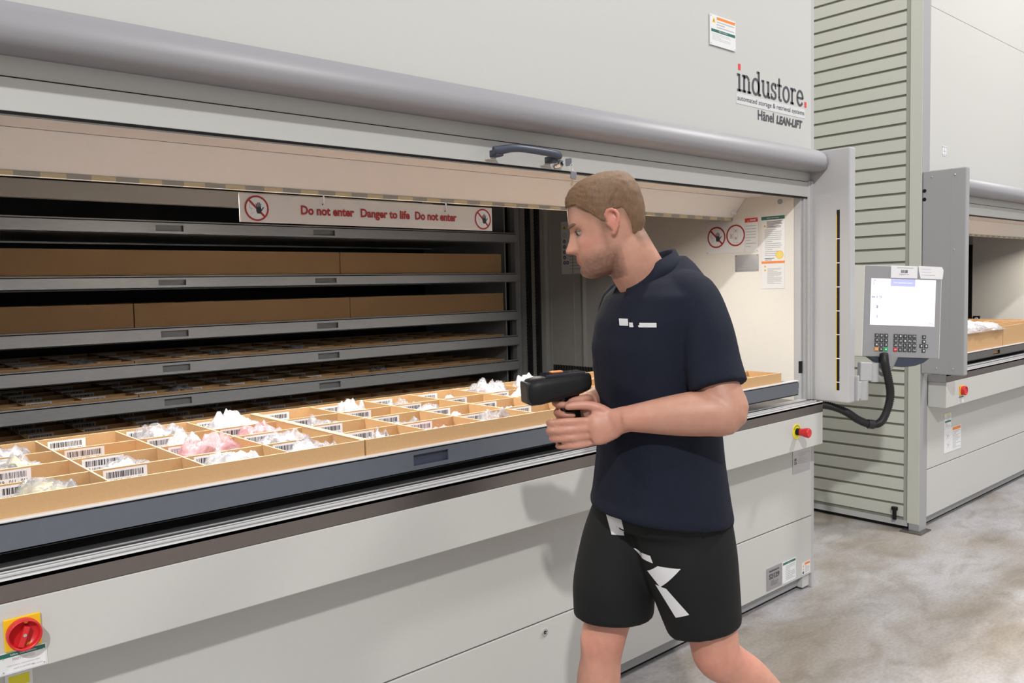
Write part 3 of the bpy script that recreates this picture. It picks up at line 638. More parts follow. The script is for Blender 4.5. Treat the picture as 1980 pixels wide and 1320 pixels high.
RK = [(1.782, .060), (1.541, .056), (1.316, .062), (1.163, .063), (1.014, .064), (.880, .060)]
words = ['top', 'second', 'third', 'fourth', 'fifth', 'lowest']
for i, (zr, hr) in enumerate(RK):
    tray(.01, 3.345, 1.80, 2.62, zr, hr, GALV, GALV, f'galvanised tray stored at the back of the lift, {words[i]} from the top of the rack', [1.293, 2.052], 'galvanised trays stored in the rack')
tray(.01, 3.335, -.06, .70, 1.014, .066, TRAYM, BRIGHT, 'blue-grey steel tray drawn to the front under the open cardboard boxes', [1.340, 2.10], None)
tray(4.93, 8.25, -.02, .74, .990, .056, STEEL, BRIGHT, 'steel tray in the opening of the far lift at the right edge', [5.90], None)
# rack side columns
b = MB().mat(GALV); b.box(3.36, 3.40, 1.83, 1.87, .7, 2.5); b.box(3.30, 3.31, 1.86, 2.7, .7, 2.5); b.build('rack_upright', None, M1)

def barcode(b, fr, W, H, seed, txt):
    r = random.Random(seed); x = W*.07; b.mat(INK)
    while x < W*.90:
        w_ = r.choice((.0008, .0012, .0018, .003)); b.rect(fr, x, x+w_, H*.48, H*.86, 0, .0002); x += w_+r.choice((.0008, .0012, .002))
    b.text(fr, txt, W*.07, H*.12, W*.84, H*.26, h1=.0003, bold=.012)
def cardbox(x0, x1, ncol, y0, y1, z0, z1, label, c0, detail=True, group=None, rows=(.115, .297, .468), rnd=None, seam=False, yofs=0):
    t = thing('cardboard_box', ((x0+x1)/2, y0, z0), label, 'box', group)
    th = .004
    b = MB().mat(CARD); b.box(x0, x1, y0, y0+th, z0, z1); b.mat(CARDE).box(x0, x1, y0+.0002, y0+th-.0002, z1-.0002, z1+.0006); b.build('front_wall', None, t)
    b = MB().mat(CARD); b.box(x0, x1, y1-th, y1, z0, z1-.001); b.box(x0, x0+th, y0+th, y1-th, z0, z1-.001); b.box(x1-th, x1, y0+th, y1-th, z0, z1-.001); b.box(x0, x1, y0, y1, z0, z0+.003)
    b.mat(CARDE).box(x0, x1, y1-th, y1, z1-.001, z1-.0002); b.build('walls', None, t)
    cw = (x1-x0)/ncol
    for i in range(1, ncol):
        x = x0+cw*i; b = MB().mat(CARD).box(x-.0018, x+.0018, y0+th, y1-th, z0+.003, z1-.002); b.mat(CARDE).box(x-.0018, x+.0018, y0+th, y1-th, z1-.002, z1-.0012); b.build('lengthwise_divider', None, t)
    for i in range(ncol):
        for j, yr in enumerate(rows):
            y = y0+.05+yr+yofs; b = MB().mat(CARD).box(x0+cw*i+.002, x0+cw*(i+1)-.002, y-.0018, y+.0018, z0+.003, z1-.004); b.mat(CARDE).box(x0+cw*i+.002, x0+cw*(i+1)-.002, y-.0018, y+.0018, z1-.004, z1-.0032); b.build('cross_divider', None, t)
        if detail:
            for j, yr in enumerate(list(rows)+[y1-y0-.055-yofs]):
                y = y0+.05+yr+yofs-.0022; f = Fr((x0+cw*i+.028, y, z1-.008-.0375), (1, 0, 0), (0, 0, 1))
                b = MB().mat(PAPER).rect(f, 0, .098, 0, .038, 0, .0006); q = b.build('barcode_label', None, t)
                b = MB(); barcode(b, up(f, .0006), .098, .038, (c0+i)*10+j, 'K/L1019 - 0%d1 - 0%d1' % (c0+i, j)); b.build('barcode_print', None, q)
    return t
BX = [(.082, 1.132, 0), (1.137, 2.177, 5), (2.182, 3.215, 10)]
for i, (xa, xb, c0) in enumerate(BX):
    cardbox(xa, xb, 5, -.048, .662, .960, 1.055, ['divided cardboard box of barcoded compartments at the left of the drawn-out tray', 'divided cardboard box in the middle of the drawn-out tray, behind the scanner', 'divided cardboard box at the right end of the drawn-out tray, beyond the man'][i], c0, i < 2, 'divided cardboard boxes on the drawn-out tray')
b = MB().mat(CARDE)
for k in range(64): b.box(1.126, 1.144, -.044+k*.011, -.044+k*.011+.0075, 1.0548, 1.0568)
o = b.build('corrugated_edge', None, None); tag(o, 'ragged corrugated cardboard edge where the left and middle open boxes meet', 'cardboard edge')
seg = [((.06, 2.145, 1.652), (2.15, 3.24, 1.652)), ((.06, 1.128, 1.420), (1.133, 2.195, 1.420), (2.20, 3.25, 1.420)), ((.06, 1.12, 1.172), (1.125, 2.19, 1.172), (2.195, 3.25, 1.172)), ((.06, 1.13, 1.022), (1.135, 2.19, 1.022), (2.195, 3.25, 1.022)), ((.06, 1.13, .888), (1.135, 2.19, .888), (2.195, 3.25, .888))]
pn = {2: ['left', 'right'], 3: ['left', 'middle', 'right']}
for k, row in enumerate(seg):
    zr, hr = RK[k+1]
    for j, (xa, xb, zt) in enumerate(row):
        cardbox(xa, xb, 5 if xb-xa < 1.5 else 10, 1.822, 2.55, zr-hr+.013, zt, f'{["tall", "tall", "low", "low", "low"][k]} cardboard box on the {words[k+1]} stored tray, {pn[len(row)][j]} of {"two" if len(row) == 2 else "three"}', 1, k in (2, 3, 4) and j < 2, 'cardboard boxes on the stored trays')
cardbox(4.99, 6.05, 5, -.005, .70, .945, 1.118, 'brown cardboard box on the tray of the far lift, at the right edge', 1, False)
cardbox(6.06, 7.10, 5, -.005, .70, .945, 1.118, 'brown cardboard box hidden further along the tray of the far lift', 1, False)

# ------------------------------------------------------------------ bags
def bag_mesh(seed, w_, d_, h_, kind, crumple=1., paper=True, papery=False):
    nx, ny = 26, 20; vv = []; r = random.Random(seed); sv = Vector((seed*3.1, seed*1.7, 0))
    def top(u_, v_):
        e = (1-abs(u_)**3)*(1-abs(v_)**3); e = max(e, 0)**.7
        p = Vector((u_*2.2, v_*1.8, 0))+sv; a = noise.noise(p)*.55+noise.noise(p*1.9)*.3
        rid = math.exp(-(noise.noise(p*1.5+Vector((9, 3, 1)))*3.2)**2)*.34
        return h_*e*(.72+crumple*(a*.5+rid*.5))+.0008
    for s_ in (1, 0):
        for i in range(nx+1):
            for j in range(ny+1):
                u_ = -1+2*i/nx; v_ = -1+2*j/ny
                wv = .10*noise.noise(Vector((u_*1.5, v_*1.5, seed+.5))); x = (u_+wv*.6)*w_/2; y = (v_+wv)*d_/2
                e = (abs(u_) > .999 or abs(v_) > .999)
                vv.append((x, y, (max(.002, top(u_, v_)) if s_ else 0)+(.006*max(0, abs(u_)-.8)*5*noise.noise(Vector((u_*4, v_*6, seed+2)))+.004 if e and s_ else (.0 if not e else .004))))
    ff = []; N = (nx+1)*(ny+1)
    for i in range(nx):
        for j in range(ny):
            a = i*(ny+1)+j; ff.append((a, a+ny+1, a+ny+2, a+1)); ff.append((N+a, N+a+1, N+a+ny+2, N+a+ny+1))
    rim = [i*(ny+1) for i in range(nx+1)]+[nx*(ny+1)+j for j in range(1, ny+1)]+[i*(ny+1)+ny for i in range(nx-1, -1, -1)]+[j for j in range(ny-1, 0, -1)]
    for a, c in zip(rim, rim[1:]+rim[:1]): ff.append((c, a, N+a, N+c))
    b = MB().mat(BAGM[kind]); b.add(vv, ff, True)
    o = b.build('plastic_bag', None, None, loc=(0, 0, 0))
    if paper:
        pw, ph = w_*.48, d_*.62; g = []; pf = []; m_, n_ = 8, 6; ox, oy = r.uniform(-.2, .2)*w_, r.uniform(-.15, .15)*d_; an = r.uniform(-.35, .35)
        for i in range(m_+1):
            for j in range(n_+1):
                x = (i/m_-.5)*pw; y = (j/n_-.5)*ph; X = ox+x*math.cos(an)-y*math.sin(an); Y = oy+x*math.sin(an)+y*math.cos(an)
                g.append((X, Y, max(.003, top(max(-1, min(1, 2*X/w_)), max(-1, min(1, 2*Y/d_)))*.93-.001)))
        for i in range(m_):
            for j in range(n_): a = i*(n_+1)+j; pf.append((a, a+n_+1, a+n_+2, a+1))
        q = MB().mat(PAPERY if papery else PAPER); q.add(g, pf, True); ORG[o] = Vector((0, 0, 0)); q.build('paper_slip', None, o)
    return o
# (column centre index from the left box edge, row, kind, w, d, h, look)
colx = lambda c: (.082+.21*(c+.5)) if c < 5 else (1.137+.208*(c-5+.5)) if c < 10 else (2.182+.2066*(c-10+.5))
ROWC = [.035, .205, .38, .565]; ROWH = [.16, .175, .165, .185]
bags = [ # col,row,kind,w,d,h,paper
 (0, 0, 'clear', .13, .12, .05, 1), (1, 0, 'grey', .175, .125, .085, 2), (2, 0, 'clear', .15, .11, .055, 0), (3, 0, 'white', .18, .12, .085, 1), (4, 0, 'clear', .185, .12, .085, 1), (5, 0, 'clear', .07, .10, .078, 1), (6, 0, 'pink', .15, .11, .062, 1), (7, 0, 'clear', .17, .12, .090, 0), (8, 0, 'clear', .14, .11, .055, 1),
 (0, 1, 'white', .15, .13, .06, 1), (1, 1, 'clear', .14, .13, .045, 0), (2, 1, 'clear', .17, .14, .072, 1), (3, 1, 'pink', .19, .145, .105, 1), (4, 1, 'clear', .185, .145, .085, 1), (5, 1, 'clear', .16, .13, .050, 1), (6, 1, 'grey', .18, .13, .065, 0), (7, 1, 'white', .15, .13, .058, 1), (8, 1, 'white', .15, .12, .06, 1),
 (0, 2, 'white', .17, .13, .075, 1), (1, 2, 'grey', .17, .13, .085, 2), (3, 2, 'white', .13, .13, .085, 0), (4, 2, 'pink', .17, .13, .088, 1), (5, 2, 'grey', .18, .13, .075, 0), (6, 2, 'clear', .12, .12, .05, 1), (7, 2, 'clear', .16, .13, .075, 1), (8, 2, 'clear', .15, .13, .055, 1),
 (1, 3, 'grey', .18, .14, .085, 1), (2, 3, 'clear', .12, .12, .05, 0), (3, 3, 'clear', .18, .15, .095, 1), (4, 3, 'white', .19, .15, .105, 1), (5, 3, 'clear', .11, .12, .05, 1), (6, 3, 'white', .10, .13, .10, 1), (7, 3, 'clear', .14, .12, .075, 0), (8, 3, 'white', .15, .14, .06, 0), (9, 3, 'clear', .19, .15, .110, 1), (10, 3, 'white', .19, .15, .105, 1), (10, 2, 'white', .17, .13, .08, 1), (9, 2, 'white', .16, .13, .08, 1),
 (13, 1, 'white', .16, .13, .08, 1), (14, 1, 'clear', .16, .13, .06, 1), (12, 2, 'white', .18, .13, .09, 1), (11, 3, 'clear', .18, .14, .09, 1), (14, 2, 'white', .15, .13, .06, 1)]
rn = ['front', 'second', 'third', 'back']; cn = ['first', 'second', 'third', 'fourth', 'fifth']
bn = ['left', 'middle', 'right']; kd = {'clear': 'clear', 'white': 'milky white', 'pink': 'pink', 'grey': 'smoky'}
for i, (c, r_, kind, w_, d_, h_, pp) in enumerate(bags):
    o = bag_mesh(11+i*5, w_*1.06, d_*1.08, h_*1.12+.012, kind, 1., pp > 0, pp == 2)
    y = ROWC[r_]; o.location = (colx(c)+(random.random()-.5)*.012, y, .9642); o.rotation_euler = (0, 0, random.uniform(-.06, .06))
    tag(o, f'{kd[kind]} bag{" with slip" if pp else ""}, {rn[r_]} row, {cn[c % 5]} column of the {bn[c//5]} open box', 'plastic bag', 'bags in the drawn-out tray')
for i in range(10):
    c = i % 5; r_ = i//5; o = bag_mesh(300+i, .21, .27, .055, 'white' if i % 3 else 'clear', 1.2, True)
    o.location = (5.10+c*.21, .11+r_*.26, 1.095); o.location.z = 1.100
    tag(o, f'white bag heaped on the far box at the right edge, {["front", "back"][r_]} row, {cn[c]} along', 'plastic bag', 'bags heaped on the far box')
# a few bags on stored trays
for i, (x, y, z) in enumerate(((.25, 1.93, .975), (.95, 1.95, 1.125), (1.55, 2.0, 1.125), (1.95, 1.95, 1.125), (2.55, 2.0, 1.125), (.35, 2.0, 1.125), (1.35, 1.95, .975), (2.45, 2.0, .975))):
    o = bag_mesh(400+i, .15, .14, .07, 'grey', 1., True); o.location = (x, y, z-.008)
    tag(o, f'dim bag on the {"fourth" if z > 1.1 else "fifth"} stored tray, {["a twelfth", "a third", "halfway", "sixty percent", "three quarters", "a tenth", "forty percent", "seventy percent"][i]} along', 'plastic bag', 'bags on the stored trays')

# ------------------------------------------------------------------ hanging sign
S = thing('hanging_sign', (1.467, .365, 1.66), 'long off-white sign with red Do not enter lettering hanging in the opening', 'sign')
b = MB().mat(SIGNW); f = FRONT(.994, .362, 1.658); b.box(.994, 1.943, .362, .365, 1.658, 1.741, .0012); b.build('board', None, S)
b = MB(); f = FRONT(.994, .3615, 1.658)
no_entry(b, f, .052, .041, .037, 'hand', .001); b.build('pictogram', None, S); b = MB(); no_entry(b, f, .905, .041, .037, 'hand', .001); b.build('pictogram', None, S)
b = MB().mat(RED); b.text(f, 'Do not enter', .192, .028, .184, .028, bold=.035, h1=.001); b.text(f, 'Danger to life', .400, .0205, .188, .0355, bold=.035, h1=.001); b.text(f, 'Do not enter', .610, .028, .176, .028, bold=.035, h1=.001); b.build('lettering', None, S)
for x in (1.262, 1.732):
    b = MB().mat(PAPER); b.box(x-.0022, x+.0022, .3555, .3575, 1.722, 1.752); b.box(x-.0022, x+.0022, .355, .366, 1.722, 1.725); b.mat(BLACK).disc(FRONT(x, .361, 1.722), -.002, -.002, .002, 0, .001, 8); b.build('hook', None, S)

# ------------------------------------------------------------------ control terminal
ang = math.radians(-1.9)
ru = R*math.cos(ang)+U*math.sin(ang); uu = -R*math.sin(ang)+U*math.cos(ang)
TC = Vector((3.815, -.297, 1.298))
ft = Fr(TC, ru, uu)
T = thing('control_terminal', (3.78, -.28, 1.09), 'grey operator terminal with glowing screen and keypad, between the two lifts', 'terminal')
b = MB().mat(TERMC); W, H = .20, .205
def quad_prism(mb, fr, A, h0, C_, h1):
    vv = [fr.p(x, y, h0) for x, y in A]+[fr.p(x, y, h1) for x, y in C_]; mb.add(vv, [(3, 2, 1, 0), (4, 5, 6, 7), (0, 1, 5, 4), (1, 2, 6, 5), (2, 3, 7, 6), (3, 0, 4, 7)])
rc = lambda x0, x1, y0, y1: [(x0, y0), (x1, y0), (x1, y1), (x0, y1)]
quad_prism(b, ft, rc(-.165, .160, -.19, .19), -.10, rc(-.205, .188, -.207, .212), -.030)
quad_prism(b, ft, rc(-.205, .188, -.207, .212), -.030, rc(-.172, .183, -.207, .210), .0)
b.build('shell', None, T)
b = MB().mat(TERMG); b.fbox(ft, -.168, .180, -.206, .208, -.002, .003, .0015); b.build('front_plate', None, T)
sy0, sy1, sx0, sx1 = -.062, .150, -.140, .155
b = MB().mat(SCREEN); b.rect(ft, sx0, sx1, sy0, sy1, .003, .0036); scn = b.build('screen', None, T)
b = MB().mat(SCRBLUE); f = up(ft, .0036); b.rect(f, -.051, .061, .117, .150, 0, .0004); b.mat(SCREEN).text(up(f, .0002), 'Next application active!', -.037, .129, .085, .007, bold=.01); b.mat(SCRINK)
b.text(f, '19', -.113, .058, .024, .014); b.text(f, '1', -.113, .014, .007, .014); b.text(f, '3', -.116, -.030, .010, .014); b.text(f, '[+]', .128, -.055, .018, .010, bold=.02)
b.rect(f, -.136, -.120, .062, .068, 0, .0004); lines(b, f, -.130, -.118, .12, .145, 3, SCRINK); b.build('screen_print', None, scn)
lab = [['7', '8', '9'], ['4', '5', '6'], ['1', '2', '3'], ['CE', '0', '<']]
lab2 = [['x', '-', '+', 'X', 'F1'], ['-U', '-U', 'I', 'Fn', 'F2'], ['-0', 'IU', 'L', 'i', 'F3'], ['STP', '0', 'M', '?', 'F4']]
def key(x, y, s, m_, t_):
    b = MB().mat(m_); b.fbox(ft, x-s/2, x+s/2, y-s/2, y+s/2, .003, .0075, .0012); b.mat(KEYW if m_ is KEYD else SCREEN if t_ == '<' else PLACW).text(ft, t_, x, y-s*.22, s*(.62 if len(t_) > 1 else .38), s*.44, h1=.0078, bold=.02, align='C'); b.build('key', None, T)
for r_, row in enumerate(lab):
    for c, t_ in enumerate(row): key(-.1075+c*.0215, -.110-r_*.0208, .0175, KEYO if t_ == 'CE' else KEYG if t_ == '<' else KEYD, t_)
for r_, row in enumerate(lab2):
    for c, t_ in enumerate(row): key(-.021+c*.0215, -.110-r_*.0208, .0175, KEYR if t_ == 'STP' else KEYD, t_)
for x, y, t_ in ((.108, -.111, 'o'), (.108, -.132, 'I'), (.097, -.152, '-'), (.119, -.152, '-'), (.108, -.173, 'I')): key(x, y, .0165, KEYD, t_)
b = MB().mat(SLATE)
pts = [(-.132, -.207), (-.095, -.232), (-.04, -.247), (.02, -.252), (.075, -.244), (.115, -.228), (.140, -.207)]
b.poly(ft, pts, -.055, -.004); b.build('chin_grip', None, T)
b = MB().mat(PAPER); b.rect(ft, -.052, .069, .155, .211, .004, .0046); b.mat(INKG).rect(ft, -.025, .05, .200, .203, .0046, .0049); r = random.Random(4); x = -.006; b.mat(INK)
while x < .022: b.rect(ft, x, x+.0022, .178, .192, .0046, .0049); x += r.choice((.003, .0042))
b.text(up(ft, .0046), 'TERM 01', -.015, .169, .045, .005, h1=.0003); b.build('barcode_label', None, T)
b = MB().mat(PAPER); b.poly(ft, [(.084, .155), (.184, .155), (.188, .196), (.180, .211), (.073, .213), (.075, .19)], .004, .0046); lines(b, up(ft, .0046), .088, .15, .165, .205, 3, INKG, .12); b.build('note_label', None, T)
# arm
A = thing('terminal_arm', (3.60, -.12, .91), 'jointed grey metal arm on the lift side carrying the operator terminal', 'arm')
b = MB().mat(GREYL); b.box(3.586, 3.600, -.21, -.06, .905, 1.02, .003); b.box(3.600, 3.625, -.20, -.15, .915, .995, .004); b.build('wall_bracket', None, A)
b = MB().mat(GREYL); b.tube([(3.655, -.192, .905), (3.655, -.192, .992)], .030, 24); b.box(3.60, 3.655, -.205, -.178, .91, .99, .004); b.build('lower_joint', None, A)
b = MB().mat(GREYL); b.tube([(3.70, -.225, .985), (3.70, -.225, 1.07)], .024, 24); b.fbox(Fr((3.665, -.20, 1.03), ru, uu), -.025, .03, -.04, .045, -.02, .02, .005); b.build('upper_joint', None, A)
b = MB().mat(TERMG); b.tube([(3.735, -.24, 1.02), (3.76, -.255, 1.05), (3.775, -.262, 1.10)], [.022, .030, .040], 16, sub=3); b.build('support_neck', None, A)
# conduit
b = MB().mat(RUBBER)
pc = [(3.515, -.035, .882), (3.565, -.085, .875), (3.60, -.145, .850), (3.64, -.185, .812), (3.68, -.225, .790), (3.715, -.255, .80), (3.738, -.275, .86), (3.742, -.285, .93), (3.730, -.280, 1.0), (3.718, -.270, 1.075), (3.73, -.26, 1.11)]
mbt = MB().mat(RUBBER); mbt.tube(pc, .0165, 14, sub=8)
pp = mbt.v; n = 14; m_ = len(pp)//n
rg = [pp[i*n:(i+1)*n] for i in range(8*10+1)]
b.tube([sum(q, Vector())/n for q in rg], .0165, 14)
cents = [sum(q, Vector())/n for q in rg]
# corrugation ribs
acc = 0; out = []
for a, c in zip(cents[:-1], cents[1:]):
    d = (c-a); k = max(1, int(d.length/.0065))
    for i in range(k):
        p = a+d*(i/k); t = d.normalized(); b.tube([p, p+t*.003], .0188, 14, cap=False)
b.tube([cents[30], cents[34]], .0215, 14)
o = b.build('cable_conduit', None, None); tag(o, 'black corrugated cable conduit looping from the near lift up to the terminal', 'cable')

# ------------------------------------------------------------------ the man
F = Vector((-.895, .446, 0)).normalized(); Lf = Vector((-F.y, F.x, 0)); Z = Vector((0, 0, 1))
def ring(c, a, bb, z, n=40, tilt=0., af=None, p=2.3):
    out = []
    for k in range(n):
        t = 2*math.pi*k/n; ct, st = math.cos(t), math.sin(t); x = math.copysign(abs(ct)**(2/p), ct); y = math.copysign(abs(st)**(2/p), st)
        aa = (af if (af is not None and x > 0) else a)
        out.append(Vector((c[0], c[1], z))+F*(aa*x)+Lf*(bb*y)+Z*(tilt*aa*x))
    return out
body = MB().mat(SKIN)
TCN = lambda z: Vector((1.708-.02*max(0, z-1.40)/.1, -.578, 0))
# torso under the shirt
body.rings([ring(TCN(z), a, c, z) for z, a, c in ((.80, .10, .15), (.90, .115, .16), (1.0, .11, .150), (1.12, .105, .148), (1.25, .11, .16), (1.36, .105, .155), (1.41, .075, .12), (1.46, .055, .06))])
# neck
neckb = Vector((1.672, -.575, 1.44)); headc = Vector((1.565, -.526, 1.605)); HSC = .965
hf = Vector((-.725, .689, 0)).normalized(); pitch = math.radians(14)
HX = (hf*math.cos(pitch)-Z*math.sin(pitch)).normalized(); HZ = (hf*math.sin(pitch)+Z*math.cos(pitch)).normalized(); HY = HZ.cross(HX)
hp = lambda x, y, z: headc+(HX*x+HY*y+HZ*z)*HSC
body.tube([neckb+Vector((.01, 0, -.03)), neckb, hp(-.042, 0, -.10), hp(-.032, 0, -.04), hp(-.03, 0, 0)], [(.070, .078), (.068, .068), (.066, .060), (.060, .056), (.05, .05)], 24, ref=HX, sub=4)
# head
HS = [(.1235, .000, -.030, .012), (.118, .030, -.058, .032), (.106, .055, -.080, .051), (.088, .074, -.093, .064), (.062, .086, -.103, .0725), (.032, .091, -.107, .076), (.008, .089, -.106, .0765), (-.020, .087, -.100, .0735), (-.045, .090, -.088, .070), (-.068, .092, -.070, .066), (-.088, .092, -.050, .060), (-.105, .092, -.028, .052), (-.120, .085, -.004, .040), (-.130, .068, .018, .022)]
def hsec(z):
    q = HS[::-1]
    if z <= q[0][0]: return q[0][1:]
    for i in range(len(q)-1):
        if q[i][0] <= z <= q[i+1][0]:
            t = (z-q[i][0])/(q[i+1][0]-q[i][0]); f = lambda k: q[max(i-1, 0)][k]
            res = []
            for k in (1, 2, 3):
                a, b_, c, d = q[max(i-1, 0)][k], q[i][k], q[i+1][k], q[min(i+2, len(q)-1)][k]
                res.append(b_+(c-b_)*t)
            return tuple(res)
    return q[-1][1:]
g_ = lambda v, s_: math.exp(-(v/s_)**2)
def face_d(y, z):
    d = 0
    nz = .005+.024*max(0, min(1, (.004-z)/.046)) if z > -.046 else .029*g_(z+.046, .0085)
    if z > .02: nz = 0
    elif z > .004: nz *= (.02-z)/.016
    d += nz*g_(y, .0095+.006*g_(z+.044, .012))
    d += .010*g_(abs(y)-.013, .006)*g_(z+.046, .008)
    d += .0045*g_(abs(y)-.024, .022)*g_(z-.016, .008)                # brow ridge
    d -= .0110*g_(abs(y)-.032, .014)*g_(z+.004, .012)                # sockets
    d += .0045*g_(y, .022)*(g_(z+.0690, .0042)+1.1*g_(z+.0790, .0050))-.0022*g_(y, .026)*g_(z+.0738, .0022)
    d -= .0040*g_(y, .03)*g_(z+.090, .006); d += .004*g_(y, .022)*g_(z+.110, .012)
    d += .003*g_(abs(y)-.045, .018)*g_(z+.035, .018)
    return d
def head_pt(z, t, off=0.):
    fx, bx, hw = hsec(z); cx = (fx+bx)/2; a = (fx-bx)/2; ct, st = math.cos(t), math.sin(t)
    p = 2.25; x = math.copysign(abs(ct)**(2/p), ct); y = math.copysign(abs(st)**(2/p), st)
    wk = hw*(1-.10*max(0, ct)**2)
    X = cx+(a+off)*x; Y = (wk+off)*y
    if ct > .2: X += face_d(Y, z)
    return X, Y
NT = 120
zz = [-.130+(.1235+.130)*i/90 for i in range(91)]
body.rings([[hp(*head_pt(z, 2*math.pi*k/NT), z) for k in range(NT)] for z in zz])
# ears
for s_ in (1, -1):
    pts = [hp(-.006, s_*.074, -.034), hp(-.012, s_*.080, -.030), hp(-.024, s_*.087, -.012), hp(-.030, s_*.090, .008), hp(-.024, s_*.089, .024), hp(-.008, s_*.083, .027), hp(.000, s_*.077, .014), hp(-.002, s_*.074, .0)]
    body.tube(pts, [.0055, .006, .0048, .0046, .0046, .0046, .0045, .004], 10, ref=HY, sub=4)
    body.ball(hp(-.014, s_*.079, -.002), .013, .0045, .024, axes=(HX, HY, HZ)); body.ball(hp(-.0, s_*.078, -.006), .004, .005, .006, axes=(HX, HY, HZ))
# arms
shN = Vector((1.672, -.722, 1.422)); elN = Vector((1.640, -.826, 1.148)); wrN = Vector((1.490, -.642, 1.130))
body.tube([shN+Vector((0, .04, -.02)), shN, shN.lerp(elN, .4), shN.lerp(elN, .8), elN+Vector((.005, 0, .0)), elN.lerp(wrN, .18), elN.lerp(wrN, .45), elN.lerp(wrN, .8), wrN],
          [.035, .050, .050, .050, .053, .055, .050, .037, (.032, .029)], 24, ref=Z, sub=5)
shF = Vector((1.765, -.41, 1.40)); elF = Vector((1.77, -.36, 1.13)); wrF = Vector((1.535, -.482, 1.150))
body.tube([shF, shF.lerp(elF, .5), elF, elF.lerp(wrF, .3), elF.lerp(wrF, .8), wrF], [.055, .048, .045, .045, .031, .027], 20, ref=Z, sub=5)
# legs
hipF = Vector((1.70, -.495, .84)); knF = Vector((1.592, -.470, .50)); anF = Vector((1.545, -.448, .10))
hipN = Vector((1.70, -.665, .84)); knN = Vector((1.735, -.735, .50)); anN = Vector((2.03, -.835, .215))
body.tube([hipF, hipF.lerp(knF, .5), hipF.lerp(knF, .85), knF, knF.lerp(anF, .12), knF.lerp(anF, .32), knF.lerp(anF, .7), anF], [.09, .078, .062, .060, .055, .058, .040, .036], 24, ref=F, sub=5)
body.tube([hipN, hipN.lerp(knN, .5), hipN.lerp(knN, .85), knN, knN.lerp(anN, .12), knN.lerp(anN, .32), knN.lerp(anN, .7), anN], [.09, .080, .064, .061, .056, .060, .041, .036], 24, ref=F, sub=5)
# feet inside the shoes
toeN = Vector((1.93, -.795, .05))
body.tube([anF, anF+Vector((0, 0, -.06)), anF+F*.10+Vector((0, 0, -.07))], [.034, .034, .028], 14, sub=3)
body.tube([anN, anN.lerp(toeN, .5), toeN], [.034, .034, .026], 14, sub=3)
# hands: scanner handle runs from HT (top) to HB (bottom)
HT = Vector((1.441, -.519, 1.165)); HB = Vector((1.450, -.530, 1.075)); SA = Vector((-.893, .447, -.05)).normalized()
NY = Vector((-SA.y, SA.x, 0)).normalized()*1.0
if NY.dot(Lf) < 0: NY = -NY                # towards the camera side
def finger(mb, pts, r0, r1): mb.tube(pts, [r0]+[r0*.97]*(len(pts)-3)+[(r0+r1)/2, r1], 12, sub=4); mb.ball(pts[-1], r1*1.0, n=12, m=8)
def hnd(o_, f_, l_, z_): return HT+(HB-HT)*o_+SA*f_+NY*l_+Z*z_
# far (right) hand: palm behind the handle, fingers round the front to the near side
pal = hnd(.35, -.032, -.022, 0)
body.tube([wrF, wrF.lerp(pal, .5), pal, hnd(.35, -.012, -.026, 0)], [(.026, .022), (.034, .020), (.040, .018), (.036, .014)], 18, ref=Z, sub=4)
for k, (o_, ln) in enumerate(((-.02, .0), (.26, .004), (.52, .003), (.78, -.002))):
    finger(body, [hnd(o_, -.014, -.030, 0), hnd(o_, .014, -.034, 0), hnd(o_, .036, -.020, 0), hnd(o_, .040, .004, 0), hnd(o_, .030, .021+ln, -.002), hnd(o_, .012, .027+ln, -.004)], .0095, .0078)
finger(body, [hnd(.25, -.04, -.012, .006), hnd(.05, -.040, .010, .006), hnd(-.02, -.026, .026, .006), hnd(-.03, -.004, .030, .006), hnd(-.03, .012, .031, .004)], .0115, .0085)
# near (left) hand: cups the right one from the camera side and below
W0 = wrN; kn = [hnd(.42, -.014, .062, 0), hnd(.62, -.016, .064, 0), hnd(.84, -.020, .060, 0), hnd(1.04, -.026, .052, 0)]
pc_ = hnd(.62, -.062, .072, .004)
body.tube([W0+(elN-W0)*.05, W0.lerp(pc_, .45), pc_, hnd(.66, -.028, .070, 0), hnd(.70, -.012, .064, 0)], [(.032, .028), (.033, .024), (.038, .021), (.040, .018), (.034, .012)], 20, ref=Z, sub=4)
for i, k_ in enumerate(kn):
    o_ = (.42, .64, .86, 1.08)[i]; rr = (.0098, .0100, .0095, .0082)[i]; ex = (.008, .012, .008, -.004)[i]
    finger(body, [k_-SA*.03, k_, hnd(o_, .024+ex, .058, .002), hnd(o_, .052+ex, .040, 0), hnd(o_, .060+ex, .010, -.004), hnd(o_, .052+ex, -.012, -.008)], rr, rr*.8)
finger(body, [hnd(.50, -.066, .070, .018), hnd(.24, -.046, .066, .010), hnd(.10, -.020, .056, .006), hnd(.06, .006, .049, .004), hnd(.05, .026, .045, .002)], .0125, .0092)
man = body.build('person', None, None, loc=(1.69, -.58, 0)); ORG[man] = Vector((1.69, -.58, 0))
remesh(man, .0042, 2, .45)
tag(man, 'man in navy polo shirt and black shorts walking past, holding a scanner', 'person')
def hairline(t):             # lowest hair height for angle t (0 = forehead)
    a = abs((t+math.pi) % (2*math.pi)-math.pi)
    if a < .75: return .066-.004*a
    if a < 1.18: return .066-.003-(a-.75)/.43*.035
    if a < 1.46: return .028-(a-1.18)/.28*.034
    if a < 1.60: return -.006-(a-1.46)/.14*.004
    if a < 1.68: return -.010+(a-1.60)/.08*.032
    if a < 1.95: return .022-(a-1.68)*.01
    if a < 2.25: return .019-(a-1.95)/.3*.076
    return -.058-(a-2.25)/.9*.012
me = man.data; ca = me.color_attributes.new('tone', 'FLOAT_COLOR', 'POINT')
